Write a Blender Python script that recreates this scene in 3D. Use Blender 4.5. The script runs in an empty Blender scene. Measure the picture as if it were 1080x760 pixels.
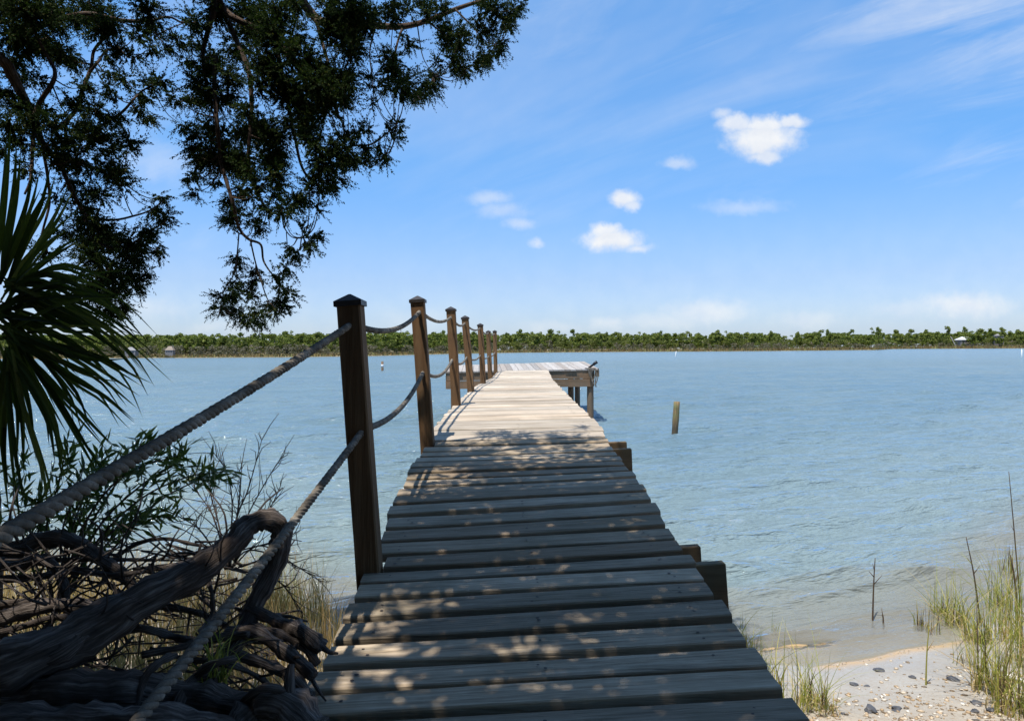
import bpy, math, random
import numpy as np
from mathutils import Vector, Matrix

random.seed(7)
rng = np.random.default_rng(11)
scn = bpy.context.scene
COL = scn.collection
PI = math.pi
U = random.uniform

# ------------------------------------------------------------------ camera model
F, CX, CY = 785.0, 540.0, 380.0
PITCH, ROLL = math.atan(11.5 / F), math.radians(-0.4)
CAM = Vector((0, 0, 1.8))
RM = Matrix.Rotation(PI / 2 - PITCH, 3, 'X') @ Matrix.Rotation(ROLL, 3, 'Z')
RN = np.array(RM)

def P(px, py, d):
    return CAM + RM @ Vector(((px - CX) / F * d, -(py - CY) / F * d, -d))

def PN(px, py, d):
    px, py, d = np.broadcast_arrays(np.asarray(px, float), np.asarray(py, float), np.asarray(d, float))
    v = np.stack([(px - CX) / F * d, -(py - CY) / F * d, -d], -1)
    return v @ RN.T + np.array(CAM)

def sstep(a, b, x):
    t = np.clip((x - a) / (b - a), 0, 1)
    return t * t * (3 - 2 * t)

# ------------------------------------------------------------------ terrain
SH_PX = np.array([-400, -150, 130, 300, 400, 470, 540, 640, 800, 928, 942, 1080, 1250, 1600], float)
SH_D = np.array([230, 225, 221, 211, 240, 320, 404, 415, 392, 440, 600, 543, 520, 500], float)

def ys_f(x):
    return np.interp(x, [-3000, -12, -5, -2, -.6, .6, 1.4, 1.8, 2.5, 3.2, 3.6, 4, 5, 8, 14, 60, 3000],
                     [60, 9, 6.0, 5.2, 4.6, 4.3, 4.22, 4.15, 4.40, 4.85, 5.2, 5.6, 6.5, 9, 16, 60, 900])

def lump(x, y):
    return (np.sin(x * 2.1 + 1.3 * np.sin(y * 1.7)) * np.sin(y * 2.6 + .8 * np.sin(x * 1.1 + 2)) * .5
            + np.sin(x * 6.3 + 2 * np.sin(y * 4.1)) * np.sin(y * 7.2 + 1.2) * .22)

def ridge(x, y):
    y1 = 4.37 + (x - 1.39) * .33 + .02 * np.sin(x * 9)
    y2 = 4.17 + (x - 1.80) * .375 + .015 * np.sin(x * 11 + 1)
    r1 = np.exp(-((y - y1) / .028) ** 2) * sstep(1.2, 1.4, x) * (1 - sstep(1.85, 2.05, x))
    r2 = np.exp(-((y - y2) / .03) ** 2) * sstep(1.62, 1.78, x) * (1 - sstep(2.6, 2.85, x))
    return np.maximum(r1, r2)

def g(x, y):
    x = np.asarray(x, float); y = np.asarray(y, float)
    s = ys_f(x) - y
    land = np.where(s < 1.3, .085 * s, .1105 + .22 * (s - 1.3))
    land = np.minimum(land, .62) + .02 * lump(x, y) * np.clip(s * 2, 0, 1)
    bank = .62 * (1 - sstep(1.9, 3.1, y)) * (1 - sstep(-.9, -.3, x)) + .03 * lump(x * 2, y * 2)
    land = np.maximum(land, bank * (s > 0) * np.clip(s, 0, 1))
    w = -s
    bed = np.where(w < 2.5, -.1 * w, -.25 - .05 * (w - 2.5))
    bed = np.maximum(bed, -1.4) + .006 * lump(x * 1.5, y * 1.5)
    z = np.where(s > 0, land, bed)
    rr = ridge(x, y)
    z = np.where(rr > .02, z * (1 - rr) + .006 * rr, z)
    far = y > 40
    px = CX + F * x / np.maximum(y, 1)
    sd = np.interp(px, SH_PX, SH_D)
    f = (y - sd) / sd
    zf = np.where(f > 0, np.minimum(.25 + f * 4, 1.2), -1.4)
    return np.where(far, zf, z)

def ground_hit(px, py):
    lo, hi = .5, 300.0
    for _ in range(60):
        m = (lo + hi) / 2
        p = P(px, py, m)
        if p.z > float(g(p.x, p.y)): lo = m
        else: hi = m
    p = P(px, py, lo)
    return p, lo

def water_hit(px, py):
    a = P(px, py, 1.0); dz = a.z - CAM.z
    return P(px, py, -CAM.z / dz), -CAM.z / dz

# ------------------------------------------------------------------ materials
def mat(name):
    m = bpy.data.materials.new(name); m.use_nodes = True
    nt = m.node_tree
    for n in list(nt.nodes): nt.nodes.remove(n)
    out = nt.nodes.new('ShaderNodeOutputMaterial')
    return m, nt, out

def N(nt, t, **kw):
    n = nt.nodes.new('ShaderNode' + t)
    for k, v in kw.items():
        if k.startswith('i_'):
            n.inputs[k[2:].replace('_', ' ')].default_value = v
        else: setattr(n, k, v)
    return n

def L(nt, a, b): nt.links.new(a, b)

def ramp(nt, fac, stops):
    r = nt.nodes.new('ShaderNodeValToRGB')
    e = r.color_ramp.elements
    while len(e) < len(stops): e.new(.5)
    for el, (p, c) in zip(e, stops):
        el.position = p; el.color = (c[0], c[1], c[2], 1)
    L(nt, fac, r.inputs[0])
    return r.outputs[0]

def mixc(nt, fac, a, b, mode='MIX'):
    m = nt.nodes.new('ShaderNodeMix'); m.data_type = 'RGBA'; m.blend_type = mode
    for sock, v in ((0, fac), (6, a), (7, b)):
        if hasattr(v, 'links'): L(nt, v, m.inputs[sock])
        else: m.inputs[sock].default_value = v if sock == 0 else (v[0], v[1], v[2], 1)
    return m.outputs[2]

def math_(nt, op, a, b=None, clamp=False):
    m = nt.nodes.new('ShaderNodeMath'); m.operation = op; m.use_clamp = clamp
    for i, v in enumerate((a, b)):
        if v is None: continue
        if hasattr(v, 'links'): L(nt, v, m.inputs[i])
        else: m.inputs[i].default_value = v
    return m.outputs[0]

def maprange(nt, v, a, b, c=0., d=1., smooth=False):
    m = nt.nodes.new('ShaderNodeMapRange'); m.clamp = True
    if smooth: m.interpolation_type = 'SMOOTHSTEP'
    L(nt, v, m.inputs[0])
    for i, q in enumerate((a, b, c, d)): m.inputs[i + 1].default_value = q
    return m.outputs[0]

def noise(nt, vec, scale, detail=4, rough=.55, dist=0.):
    n = N(nt, 'TexNoise'); n.inputs['Scale'].default_value = scale
    n.inputs['Detail'].default_value = detail; n.inputs['Roughness'].default_value = rough
    n.inputs['Distortion'].default_value = dist
    if vec is not None: L(nt, vec, n.inputs['Vector'])
    return n.outputs[0]

def scaled(nt, vec, s, off=None):
    m = N(nt, 'VectorMath', operation='MULTIPLY'); L(nt, vec, m.inputs[0]); m.inputs[1].default_value = s
    if off is None: return m.outputs[0]
    a = N(nt, 'VectorMath', operation='ADD'); L(nt, m.outputs[0], a.inputs[0]); L(nt, off, a.inputs[1])
    return a.outputs[0]

def wood(name, dark, mid, light, axis='X', grain=1., island=True, bump=.35, rough=.85, stain=None, stain_amt=.5):
    m, nt, out = mat(name)
    tc = N(nt, 'TexCoord').outputs['Object']
    geo = N(nt, 'NewGeometry')
    rnd = geo.outputs['Random Per Island']
    comb = N(nt, 'CombineXYZ')
    r17 = math_(nt, 'MULTIPLY', rnd, 37.0)
    for i in range(3): L(nt, r17, comb.inputs[i])
    s = {'X': (1.6, 38, 38), 'Y': (38, 1.6, 38), 'Z': (38, 38, 1.6)}[axis]
    s = tuple(q * grain for q in s)
    v = scaled(nt, tc, s, comb.outputs[0] if island else None)
    n1 = noise(nt, v, 1.0, 5, .6, .6)
    s2 = tuple(q * 3.2 for q in s)
    n2 = noise(nt, scaled(nt, tc, s2, comb.outputs[0]), 1.0, 3, .6)
    n3 = noise(nt, scaled(nt, tc, (3, 3, 3), comb.outputs[0]), 1.0, 4, .6)
    f = math_(nt, 'ADD', math_(nt, 'MULTIPLY', n1, .7), math_(nt, 'MULTIPLY', n2, .3))
    c = ramp(nt, f, [(.30, dark), (.5, mid), (.68, light)])
    tint = maprange(nt, math_(nt, 'FRACT', math_(nt, 'MULTIPLY', rnd, 7.31)), 0, 1, .66, 1.2)
    c = mixc(nt, maprange(nt, math_(nt, 'FRACT', math_(nt, 'MULTIPLY', rnd, 13.7)), .35, 1, 0, .5), c, tuple(q * k for q, k in zip(mid, (.80, .66, .52))))
    tv = N(nt, 'VectorMath', operation='SCALE'); L(nt, c, tv.inputs[0]); L(nt, tint, tv.inputs[3])
    c = tv.outputs[0]
    blot = maprange(nt, n3, .42, .66, 0, 1)
    if stain is not None:
        c = mixc(nt, math_(nt, 'MULTIPLY', blot, stain_amt), c, stain)
    cracks = maprange(nt, n1, .30, .36, 1, 0)
    c = mixc(nt, math_(nt, 'MULTIPLY', cracks, .6), c, tuple(q * .35 for q in dark))
    b = N(nt, 'BsdfPrincipled'); L(nt, c, b.inputs['Base Color'])
    b.inputs['Roughness'].default_value = rough
    b.inputs['Specular IOR Level'].default_value = .25
    bp = N(nt, 'Bump'); bp.inputs['Strength'].default_value = bump; bp.inputs['Distance'].default_value = .01
    L(nt, f, bp.inputs['Height']); L(nt, bp.outputs[0], b.inputs['Normal'])
    L(nt, b.outputs[0], out.inputs[0])
    return m

def plain(name, col, rough=.7, var=.2, scale=8, spec=.3, bump=0.):
    m, nt, out = mat(name)
    tc = N(nt, 'TexCoord').outputs['Object']
    n = noise(nt, tc, scale, 5, .6)
    c = ramp(nt, n, [(.3, tuple(q * (1 - var) for q in col)), (.7, tuple(min(1, q * (1 + var)) for q in col))])
    b = N(nt, 'BsdfPrincipled'); L(nt, c, b.inputs['Base Color']); b.inputs['Roughness'].default_value = rough
    b.inputs['Specular IOR Level'].default_value = spec
    if bump:
        bp = N(nt, 'Bump'); bp.inputs['Strength'].default_value = bump; bp.inputs['Distance'].default_value = .01
        L(nt, n, bp.inputs['Height']); L(nt, bp.outputs[0], b.inputs['Normal'])
    L(nt, b.outputs[0], out.inputs[0])
    return m

def leafy(name, stops, trans=.35, rough=.55, spec=.3):
    """leaf material; colour picked per leaf"""
    m, nt, out = mat(name)
    rnd = N(nt, 'NewGeometry').outputs['Random Per Island']
    c = ramp(nt, rnd, stops)
    d = N(nt, 'BsdfPrincipled'); L(nt, c, d.inputs['Base Color']); d.inputs['Roughness'].default_value = rough
    d.inputs['Specular IOR Level'].default_value = spec
    t = N(nt, 'BsdfTranslucent')
    tcol = mixc(nt, 1.0, c, (1.0, 1.15, .55), 'MULTIPLY'); L(nt, tcol, t.inputs['Color'])
    mx = N(nt, 'MixShader'); mx.inputs[0].default_value = trans
    L(nt, d.outputs[0], mx.inputs[1]); L(nt, t.outputs[0], mx.inputs[2])
    L(nt, mx.outputs[0], out.inputs[0])
    return m

def barky(name, dark, mid, light, across=3.2, along=7., bump=1., patch=None):
    m, nt, out = mat(name)
    gv = N(nt, 'Attribute', attribute_name='grain').outputs['Vector']
    pos = N(nt, 'TexCoord').outputs['Object']
    n1 = noise(nt, scaled(nt, gv, (across, across, along)), 1., 6, .65, .5)
    n2 = noise(nt, scaled(nt, gv, (across * 3, across * 3, along * 2.2)), 1., 4, .6)
    n3 = noise(nt, pos, 9, 4, .6)
    f = math_(nt, 'ADD', math_(nt, 'MULTIPLY', n1, .6), math_(nt, 'MULTIPLY', n2, .4))
    c = ramp(nt, f, [(.36, dark), (.5, mid), (.64, light)])
    if patch: c = mixc(nt, maprange(nt, n3, .5, .68, 0, .7), c, patch)
    b = N(nt, 'BsdfPrincipled'); L(nt, c, b.inputs['Base Color']); b.inputs['Roughness'].default_value = .8
    b.inputs['Specular IOR Level'].default_value = .25
    bp = N(nt, 'Bump'); bp.inputs['Strength'].default_value = bump; bp.inputs['Distance'].default_value = .012
    L(nt, f, bp.inputs['Height']); L(nt, bp.outputs[0], b.inputs['Normal'])
    L(nt, b.outputs[0], out.inputs[0]); return m

M = {}
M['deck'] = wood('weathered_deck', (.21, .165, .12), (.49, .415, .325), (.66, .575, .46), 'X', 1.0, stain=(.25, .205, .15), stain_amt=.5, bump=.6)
M['shadedeck'] = wood('shade_toned_deck', (.15, .11, .072), (.37, .285, .195), (.50, .405, .295), 'X', 1.0, stain=(.17, .14, .085), stain_amt=.55, bump=.8)  # near boards toned darker and browner: tree shade put into the wood colour
M['platform'] = wood('weathered_platform', (.20, .18, .16), (.36, .325, .285), (.46, .42, .37), 'Y', 1.0, stain=(.33, .31, .30))
M['beam'] = wood('beam_timber', (.09, .06, .033), (.20, .14, .08), (.32, .24, .15), 'X', .8, stain=(.16, .17, .11))
M['fascia'] = wood('fascia_timber', (.10, .072, .045), (.21, .16, .11), (.32, .26, .19), 'X', .6, stain=(.30, .16, .08), stain_amt=.55)
M['post'] = wood('post_timber', (.07, .038, .018), (.215, .125, .06), (.37, .245, .13), 'Z', .8, stain=(.10, .06, .03), bump=.8)
M['pile'] = wood('pile_timber', (.10, .075, .05), (.20, .16, .115), (.30, .25, .19), 'Z', .6, stain=(.20, .10, .05))
M['cap'] = plain('cap_metal', (.035, .03, .028), .5, .3, 20, .4)
M['root'] = barky('root_wood', (.022, .016, .012), (.085, .066, .054), (.25, .21, .18), patch=(.05, .032, .022))
M['twig'] = plain('twig_bark', (.085, .06, .045), .85, .3, 12)
M['bark'] = barky('cedar_bark', (.03, .02, .014), (.085, .052, .035), (.20, .135, .09))
M['black'] = plain('black_plastic', (.02, .02, .022), .4, .2, 10)
M['nail'] = plain('nail_rust', (.05, .035, .028), .7, .2, 30)
M['white'] = plain('white_paint', (.62, .62, .60), .5, .06, 5)
M['roof'] = plain('grey_roof', (.21, .20, .195), .7, .12, 3)
M['tan_roof'] = plain('tan_roof', (.24, .185, .14), .7, .12, 3)
M['wall'] = plain('house_wall', (.20, .18, .17), .7, .1, 2)
M['glass'] = plain('window_glass', (.04, .05, .06), .1, .1, 2, .6)
M['stone'] = plain('dark_stone', (.075, .075, .08), .55, .4, 25, .4, .4)
M['shellwhite'] = plain('bleached_shell', (.62, .55, .49), .6, .15, 25, .3, .4)
M['cedar'] = leafy('cedar_leaf', [(0, (.009, .016, .007)), (.5, (.019, .034, .012)), (.85, (.036, .056, .017)), (1, (.085, .080, .03))], .26, .75, .04)
M['palm'] = leafy('palm_leaf', [(0, (.020, .030, .007)), (.55, (.052, .074, .017)), (1, (.16, .165, .05))], .4, .6, .12)
M['petiole'] = leafy('palm_petiole', [(0, (.06, .085, .02)), (1, (.10, .12, .035))], .1, .6, .15)
M['willow'] = leafy('willow_leaf', [(0, (.04, .07, .018)), (.6, (.085, .13, .035)), (1, (.17, .20, .07))], .35, .5, .3)
M['grass'] = leafy('marsh_blade', [(0, (.13, .16, .03)), (.35, (.27, .29, .055)), (.7, (.46, .41, .11)), (.9, (.50, .37, .17)), (1, (.12, .07, .03))], .3, .6, .2)
M['reed'] = leafy('dry_reed', [(0, (.28, .18, .08)), (.5, (.48, .34, .16)), (.85, (.58, .45, .25)), (1, (.16, .17, .06))], .25, .7, .2)
M['darkreed'] = leafy('old_reed', [(0, (.05, .035, .025)), (1, (.12, .08, .05))], .1, .7, .2)
M['farpine'] = leafy('far_pine', [(0, (.045, .064, .015)), (.5, (.15, .185, .04)), (1, (.29, .30, .08))], .35, .7, .1)
M['faroak'] = leafy('far_oak', [(0, (.042, .058, .016)), (.5, (.135, .155, .042)), (1, (.26, .255, .09))], .35, .7, .1)
M['farscrub'] = leafy('far_scrub', [(0, (.055, .055, .025)), (.45, (.125, .12, .055)), (.75, (.23, .195, .14)), (1, (.40, .35, .30))], .2, .8, .1)
M['farmarsh'] = leafy('far_marsh', [(0, (.15, .10, .045)), (.6, (.23, .16, .07)), (1, (.24, .22, .08))], .2, .8, .1)
M['trunk'] = plain('far_trunk', (.16, .13, .11), .9, .2, 2)
M['paletrunk'] = plain('dead_trunk', (.42, .38, .33), .9, .15, 2)

def shells_mat():
    m, nt, out = mat('shell_bits')
    rnd = N(nt, 'NewGeometry').outputs['Random Per Island']
    c = ramp(nt, rnd, [(0, (.09, .075, .06)), (.3, (.26, .18, .10)), (.6, (.42, .29, .16)), (.85, (.50, .41, .30)), (1, (.64, .59, .52))])
    b = N(nt, 'BsdfPrincipled'); L(nt, c, b.inputs['Base Color']); b.inputs['Roughness'].default_value = .6
    L(nt, b.outputs[0], out.inputs[0]); return m
M['shells'] = shells_mat()

def rope_mat():
    m, nt, out = mat('twisted_rope')
    tc = N(nt, 'TexCoord').outputs['Object']
    n1 = noise(nt, tc, 14, 5, .65); n2 = noise(nt, tc, 220, 3, .6)
    c = ramp(nt, n1, [(.35, (.075, .062, .047)), (.52, (.175, .15, .118)), (.7, (.34, .30, .245))])
    c = mixc(nt, maprange(nt, n2, .45, .7, 0, .8), c, (.11, .098, .082))
    b = N(nt, 'BsdfPrincipled'); L(nt, c, b.inputs['Base Color']); b.inputs['Roughness'].default_value = .9
    b.inputs['Specular IOR Level'].default_value = .15
    bp = N(nt, 'Bump'); bp.inputs['Strength'].default_value = .6; bp.inputs['Distance'].default_value = .003
    L(nt, n2, bp.inputs['Height']); L(nt, bp.outputs[0], b.inputs['Normal'])
    L(nt, b.outputs[0], out.inputs[0]); return m
M['rope'] = rope_mat()

def piling_mat():
    m, nt, out = mat('lichen_piling')
    tc = N(nt, 'TexCoord').outputs['Object']
    n1 = noise(nt, scaled(nt, tc, (30, 30, 3)), 1, 5, .6)
    n2 = noise(nt, tc, 6, 4, .6)
    sep = N(nt, 'SeparateXYZ'); L(nt, tc, sep.inputs[0])
    c = ramp(nt, n1, [(.3, (.09, .06, .03)), (.6, (.24, .16, .07)), (.75, (.30, .22, .12))])
    c = mixc(nt, math_(nt, 'MULTIPLY', maprange(nt, n2, .48, .62), .75), c, (.15, .17, .06))
    low = maprange(nt, sep.outputs[2], .34, .12)
    c = mixc(nt, math_(nt, 'MULTIPLY', low, .85), c, (.05, .04, .025))
    b = N(nt, 'BsdfPrincipled'); L(nt, c, b.inputs['Base Color']); b.inputs['Roughness'].default_value = .85
    L(nt, b.outputs[0], out.inputs[0]); return m
M['piling'] = piling_mat()

def ground_mat():
    m, nt, out = mat('shore_ground')
    pos = N(nt, 'NewGeometry').outputs['Position']
    sep = N(nt, 'SeparateXYZ'); L(nt, pos, sep.inputs[0])
    n1 = noise(nt, pos, 1.6, 6, .6); n2 = noise(nt, pos, 45, 4, .7); n3 = noise(nt, pos, 260, 2, .6)
    dry = ramp(nt, n1, [(.3, (.36, .285, .19)), (.7, (.49, .405, .295))])
    wet = ramp(nt, n1, [(.3, (.29, .265, .225)), (.7, (.36, .335, .29))])
    zz = math_(nt, 'ADD', sep.outputs[2], math_(nt, 'MULTIPLY', math_(nt, 'SUBTRACT', n1, .5), .05))
    dryf = maprange(nt, zz, .035, .10)
    c = mixc(nt, dryf, wet, dry)
    c = mixc(nt, maprange(nt, n2, .45, .7, 0, .5), c, (.27, .20, .13))
    c = mixc(nt, maprange(nt, n3, .6, .75, 0, .6), c, (.62, .56, .48))
    at = N(nt, 'Attribute', attribute_name='ridge')
    c = mixc(nt, at.outputs['Fac'], c, (.46, .30, .13))
    # leaf-littered soil of the bank
    at2 = N(nt, 'Attribute', attribute_name='soil')
    soil = ramp(nt, n2, [(.3, (.05, .035, .022)), (.6, (.11, .08, .05)), (.8, (.20, .14, .085))])
    c = mixc(nt, at2.outputs['Fac'], c, soil)
    # the far bank
    far = maprange(nt, sep.outputs[1], 60, 90)
    c = mixc(nt, far, c, ramp(nt, n1, [(.3, (.15, .115, .05)), (.7, (.22, .17, .08))]))
    b = N(nt, 'BsdfPrincipled'); L(nt, c, b.inputs['Base Color'])
    L(nt, maprange(nt, zz, .0, .07, .22, .9), b.inputs['Roughness'])
    bp = N(nt, 'Bump'); bp.inputs['Strength'].default_value = .5; bp.inputs['Distance'].default_value = .02
    L(nt, math_(nt, 'MULTIPLY', n2, maprange(nt, zz, .01, .08, .15, 1)), bp.inputs['Height']); L(nt, bp.outputs[0], b.inputs['Normal'])
    L(nt, b.outputs[0], out.inputs[0]); return m
M['ground'] = ground_mat()

def water_mat():
    m, nt, out = mat('lagoon_water')
    pos = N(nt, 'NewGeometry').outputs['Position']
    sep = N(nt, 'SeparateXYZ'); L(nt, pos, sep.inputs[0])
    at = N(nt, 'Attribute', attribute_name='depth').outputs['Fac']
    rot = N(nt, 'VectorRotate'); rot.inputs['Angle'].default_value = math.radians(-20); L(nt, pos, rot.inputs['Vector'])
    r = rot.outputs[0]
    b1 = noise(nt, scaled(nt, r, (1.5, 8.0, 1)), 1, 4, .6, .12)
    b2 = noise(nt, scaled(nt, pos, (.5, 1.6, 1)), 1, 3, .55, .4)
    b3 = noise(nt, scaled(nt, r, (6, 27, 1)), 1, 3, .6)
    h = math_(nt, 'ADD', math_(nt, 'MULTIPLY', b1, .19), math_(nt, 'MULTIPLY', b2, .12))
    h = math_(nt, 'ADD', h, math_(nt, 'MULTIPLY', b3, .028))
    calm = maprange(nt, at, 0., .14, .12, 1)
    h = math_(nt, 'MULTIPLY', h, calm)
    bp = N(nt, 'Bump'); bp.inputs['Strength'].default_value = WATER_BUMP; bp.inputs['Distance'].default_value = 1.0
    L(nt, h, bp.inputs['Height'])
    nrm = bp.outputs[0]
    # turbid body
    n1 = noise(nt, pos, .25, 3, .5)
    deep = mixc(nt, maprange(nt, n1, .35, .65), (.128, .195, .225), (.15, .215, .235))
    mid = (.205, .26, .26)
    sand = (.27, .245, .19)
    c = mixc(nt, maprange(nt, at, .02, .16), sand, mid)
    c = mixc(nt, maprange(nt, at, .10, .55), c, deep)
    dif = N(nt, 'BsdfDiffuse'); L(nt, c, dif.inputs['Color'])
    L(nt, nrm, dif.inputs['Normal'])
    tr = N(nt, 'BsdfTransparent'); tr.inputs['Color'].default_value = (.93, .95, .93, 1)
    body = N(nt, 'MixShader')
    L(nt, math_(nt, 'SUBTRACT', 1.0, math_(nt, 'POWER', 2.718, math_(nt, 'MULTIPLY', at, -16.))), body.inputs[0])
    L(nt, tr.outputs[0], body.inputs[1]); L(nt, dif.outputs[0], body.inputs[2])
    gl = N(nt, 'BsdfGlossy'); L(nt, maprange(nt, math_(nt, 'POWER', math_(nt, 'MAXIMUM', sep.outputs[1], 0.), .5), 2., 12., .03, .17), gl.inputs['Roughness']); gl.inputs['Color'].default_value = (1, 1, 1, 1)
    L(nt, nrm, gl.inputs['Normal'])
    fr = N(nt, 'Fresnel'); fr.inputs['IOR'].default_value = 1.33; L(nt, nrm, fr.inputs['Normal'])
    fs = N(nt, 'MixShader'); L(nt, fr.outputs[0], fs.inputs[0])
    L(nt, body.outputs[0], fs.inputs[1]); L(nt, gl.outputs[0], fs.inputs[2])
    L(nt, fs.outputs[0], out.inputs[0]); return m
WATER_BUMP = .9
M['water'] = water_mat()

# ------------------------------------------------------------------ mesh helpers
def link_mesh(name, V, Fc, m, parent=None, smooth=False, attrs=None, midx=None):
    me = bpy.data.meshes.new(name)
    if isinstance(V, np.ndarray):
        nv = len(V); me.vertices.add(nv); me.vertices.foreach_set('co', V.astype(np.float32).ravel())
        k = Fc.shape[1]; nf = len(Fc)
        me.loops.add(nf * k); me.loops.foreach_set('vertex_index', Fc.astype(np.int32).ravel())
        me.polygons.add(nf)
        me.polygons.foreach_set('loop_start', np.arange(0, nf * k, k, dtype=np.int32))
        me.update(calc_edges=True)
    else:
        me.from_pydata([tuple(v) for v in V], [], Fc); me.update()
    ms = m if isinstance(m, (list, tuple)) else [m]
    for q in ms: me.materials.append(q)
    if midx is not None: me.polygons.foreach_set('material_index', np.asarray(midx, np.int32))
    if smooth: me.polygons.foreach_set('use_smooth', np.ones(len(me.polygons), bool))
    for k_, a in (attrs or {}).items():
        at = me.attributes.new(k_, 'FLOAT', 'POINT'); at.data.foreach_set('value', np.asarray(a, np.float32))
    me.update()
    o = bpy.data.objects.new(name, me); COL.objects.link(o)
    if parent is not None: put(o, parent)
    return o

def put(o, parent):
    o.parent = parent
    o.matrix_parent_inverse = Matrix.LocRotScale(parent.location, parent.rotation_euler, parent.scale).inverted() if parent.parent is None else Matrix.Identity(4)

def tag(o, label=None, cat=None, group=None, kind=None):
    if label: o['label'] = label
    if cat: o['category'] = cat
    if group: o['group'] = group
    if kind: o['kind'] = kind
    return o

def thing(name, loc, label, cat, group=None):
    o = bpy.data.objects.new(name, None); COL.objects.link(o); o.location = loc
    o.empty_display_size = .2
    return tag(o, label, cat, group)

class MB:
    def __init__(s): s.v, s.f, s.mi, s.g = [], [], [], []
    def add(s, vs, fs, mi=0, gr=None):
        o = len(s.v); s.v += [Vector(v) for v in vs]; s.g += gr if gr else [(v[0], v[1], v[2]) for v in vs]
        s.f += [tuple(i + o for i in f) for f in fs]; s.mi += [mi] * len(fs)
    def hexa(s, c8, mi=0):   # bottom 4 ccw, top 4 ccw
        s.add(c8, [(3, 2, 1, 0), (4, 5, 6, 7), (0, 1, 5, 4), (1, 2, 6, 5), (2, 3, 7, 6), (3, 0, 4, 7)], mi)
    def box(s, c, sx, sy, sz, X=(1, 0, 0), Y=(0, 1, 0), Z=(0, 0, 1), mi=0, ch=0.0):
        c = Vector(c); X, Y, Z = Vector(X) * sx / 2, Vector(Y) * sy / 2, Vector(Z) * sz / 2
        if ch <= 0:
            s.hexa([c - X - Y - Z, c + X - Y - Z, c + X + Y - Z, c - X + Y - Z,
                    c - X - Y + Z, c + X - Y + Z, c + X + Y + Z, c - X + Y + Z], mi)
        else:   # chamfered top edges
            zx = 1 - 2 * ch / sx; zy = 1 - 2 * ch / sy; zz = 1 - 2 * ch / sz
            ring = lambda a, b, z: [c - X * a - Y * b + Z * z, c + X * a - Y * b + Z * z, c + X * a + Y * b + Z * z, c - X * a + Y * b + Z * z]
            vs = ring(1, 1, -1) + ring(1, 1, zz) + ring(zx, zy, 1)
            fs = [(3, 2, 1, 0), (8, 9, 10, 11)]
            for k in (0, 4):
                for i in range(4):
                    j = (i + 1) % 4; fs.append((k + i, k + j, k + 4 + j, k + 4 + i))
            s.add(vs, fs, mi)
    def tube(s, pts, rad, n=8, mi=0, cap=True, wob=0.0, spin=0.):
        pts = [Vector(p) for p in pts]
        if not hasattr(rad, '__len__'): rad = [rad] * len(pts)
        up = Vector((0.13, .31, .95)); rings = []
        t0 = (pts[1] - pts[0]).normalized()
        u = t0.cross(up).normalized()
        vs = []; gr = []; arc = 0.; k0 = U(0, 50)
        for i, p in enumerate(pts):
            if i: arc += (p - pts[i - 1]).length
            t = (pts[min(i + 1, len(pts) - 1)] - pts[max(i - 1, 0)])
            if t.length < 1e-9: t = t0
            t = t.normalized()
            u = (u - t * u.dot(t))
            u = u.normalized() if u.length > 1e-6 else t.orthogonal().normalized()
            w = t.cross(u)
            for k in range(n):
                a = 2 * PI * k / n + spin * i
                r = rad[i] * (1 + wob * (math.sin(3 * a + i * .7 + p.x * 9) * .6 + U(-.5, .5)))
                vs.append(p + (u * math.cos(a) + w * math.sin(a)) * r); gr.append((math.cos(a) + k0, math.sin(a), arc + k0))
        fs = []
        for i in range(len(pts) - 1):
            for k in range(n):
                k2 = (k + 1) % n
                fs.append((i * n + k, i * n + k2, (i + 1) * n + k2, (i + 1) * n + k))
        if cap:
            fs.append(tuple(range(n - 1, -1, -1))); fs.append(tuple(range((len(pts) - 1) * n, len(pts) * n)))
        s.add(vs, fs, mi, gr)
    def build(s, name, m, parent=None, smooth=False):
        o = link_mesh(name, s.v, s.f, m, parent, smooth, midx=s.mi)
        at = o.data.attributes.new('grain', 'FLOAT_VECTOR', 'POINT'); at.data.foreach_set('vector', np.array(s.g, np.float32).ravel())
        return o

def smoothline(pts, n):
    """Catmull-Rom through points -> n samples (list of Vectors); pts may carry radius as 4th value"""
    A = np.array([list(p) for p in pts], float)
    if len(A) == 2:
        t = np.linspace(0, 1, n)[:, None]; return A[0] * (1 - t) + A[1] * t
    B = np.vstack([2 * A[0] - A[1], A, 2 * A[-1] - A[-2]])
    seg = len(A) - 1; out = []
    for u in np.linspace(0, seg, n):
        i = min(int(u), seg - 1); t = u - i
        p0, p1, p2, p3 = B[i], B[i + 1], B[i + 2], B[i + 3]
        out.append(.5 * ((2 * p1) + (-p0 + p2) * t + (2 * p0 - 5 * p1 + 4 * p2 - p3) * t * t + (-p0 + 3 * p1 - 3 * p2 + p3) * t ** 3))
    return np.array(out)

def norm(a): return a / np.maximum(np.linalg.norm(a, axis=-1, keepdims=True), 1e-9)

def randdir(n): return norm(rng.normal(size=(n, 3)))

def diamonds(base, dirv, length, width, tilt=None):
    """leaf-shaped quads"""
    n = len(base); dirv = norm(dirv)
    side = norm(np.cross(dirv, randdir(n) if tilt is None else tilt))
    L_ = np.asarray(length).reshape(-1, 1); W = np.asarray(width).reshape(-1, 1)
    mid = base + dirv * L_ * .45
    V = np.stack([base, mid + side * W / 2, base + dirv * L_, mid - side * W / 2], 1).reshape(-1, 3)
    Fc = np.arange(n * 4).reshape(n, 4)
    return V, Fc

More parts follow.
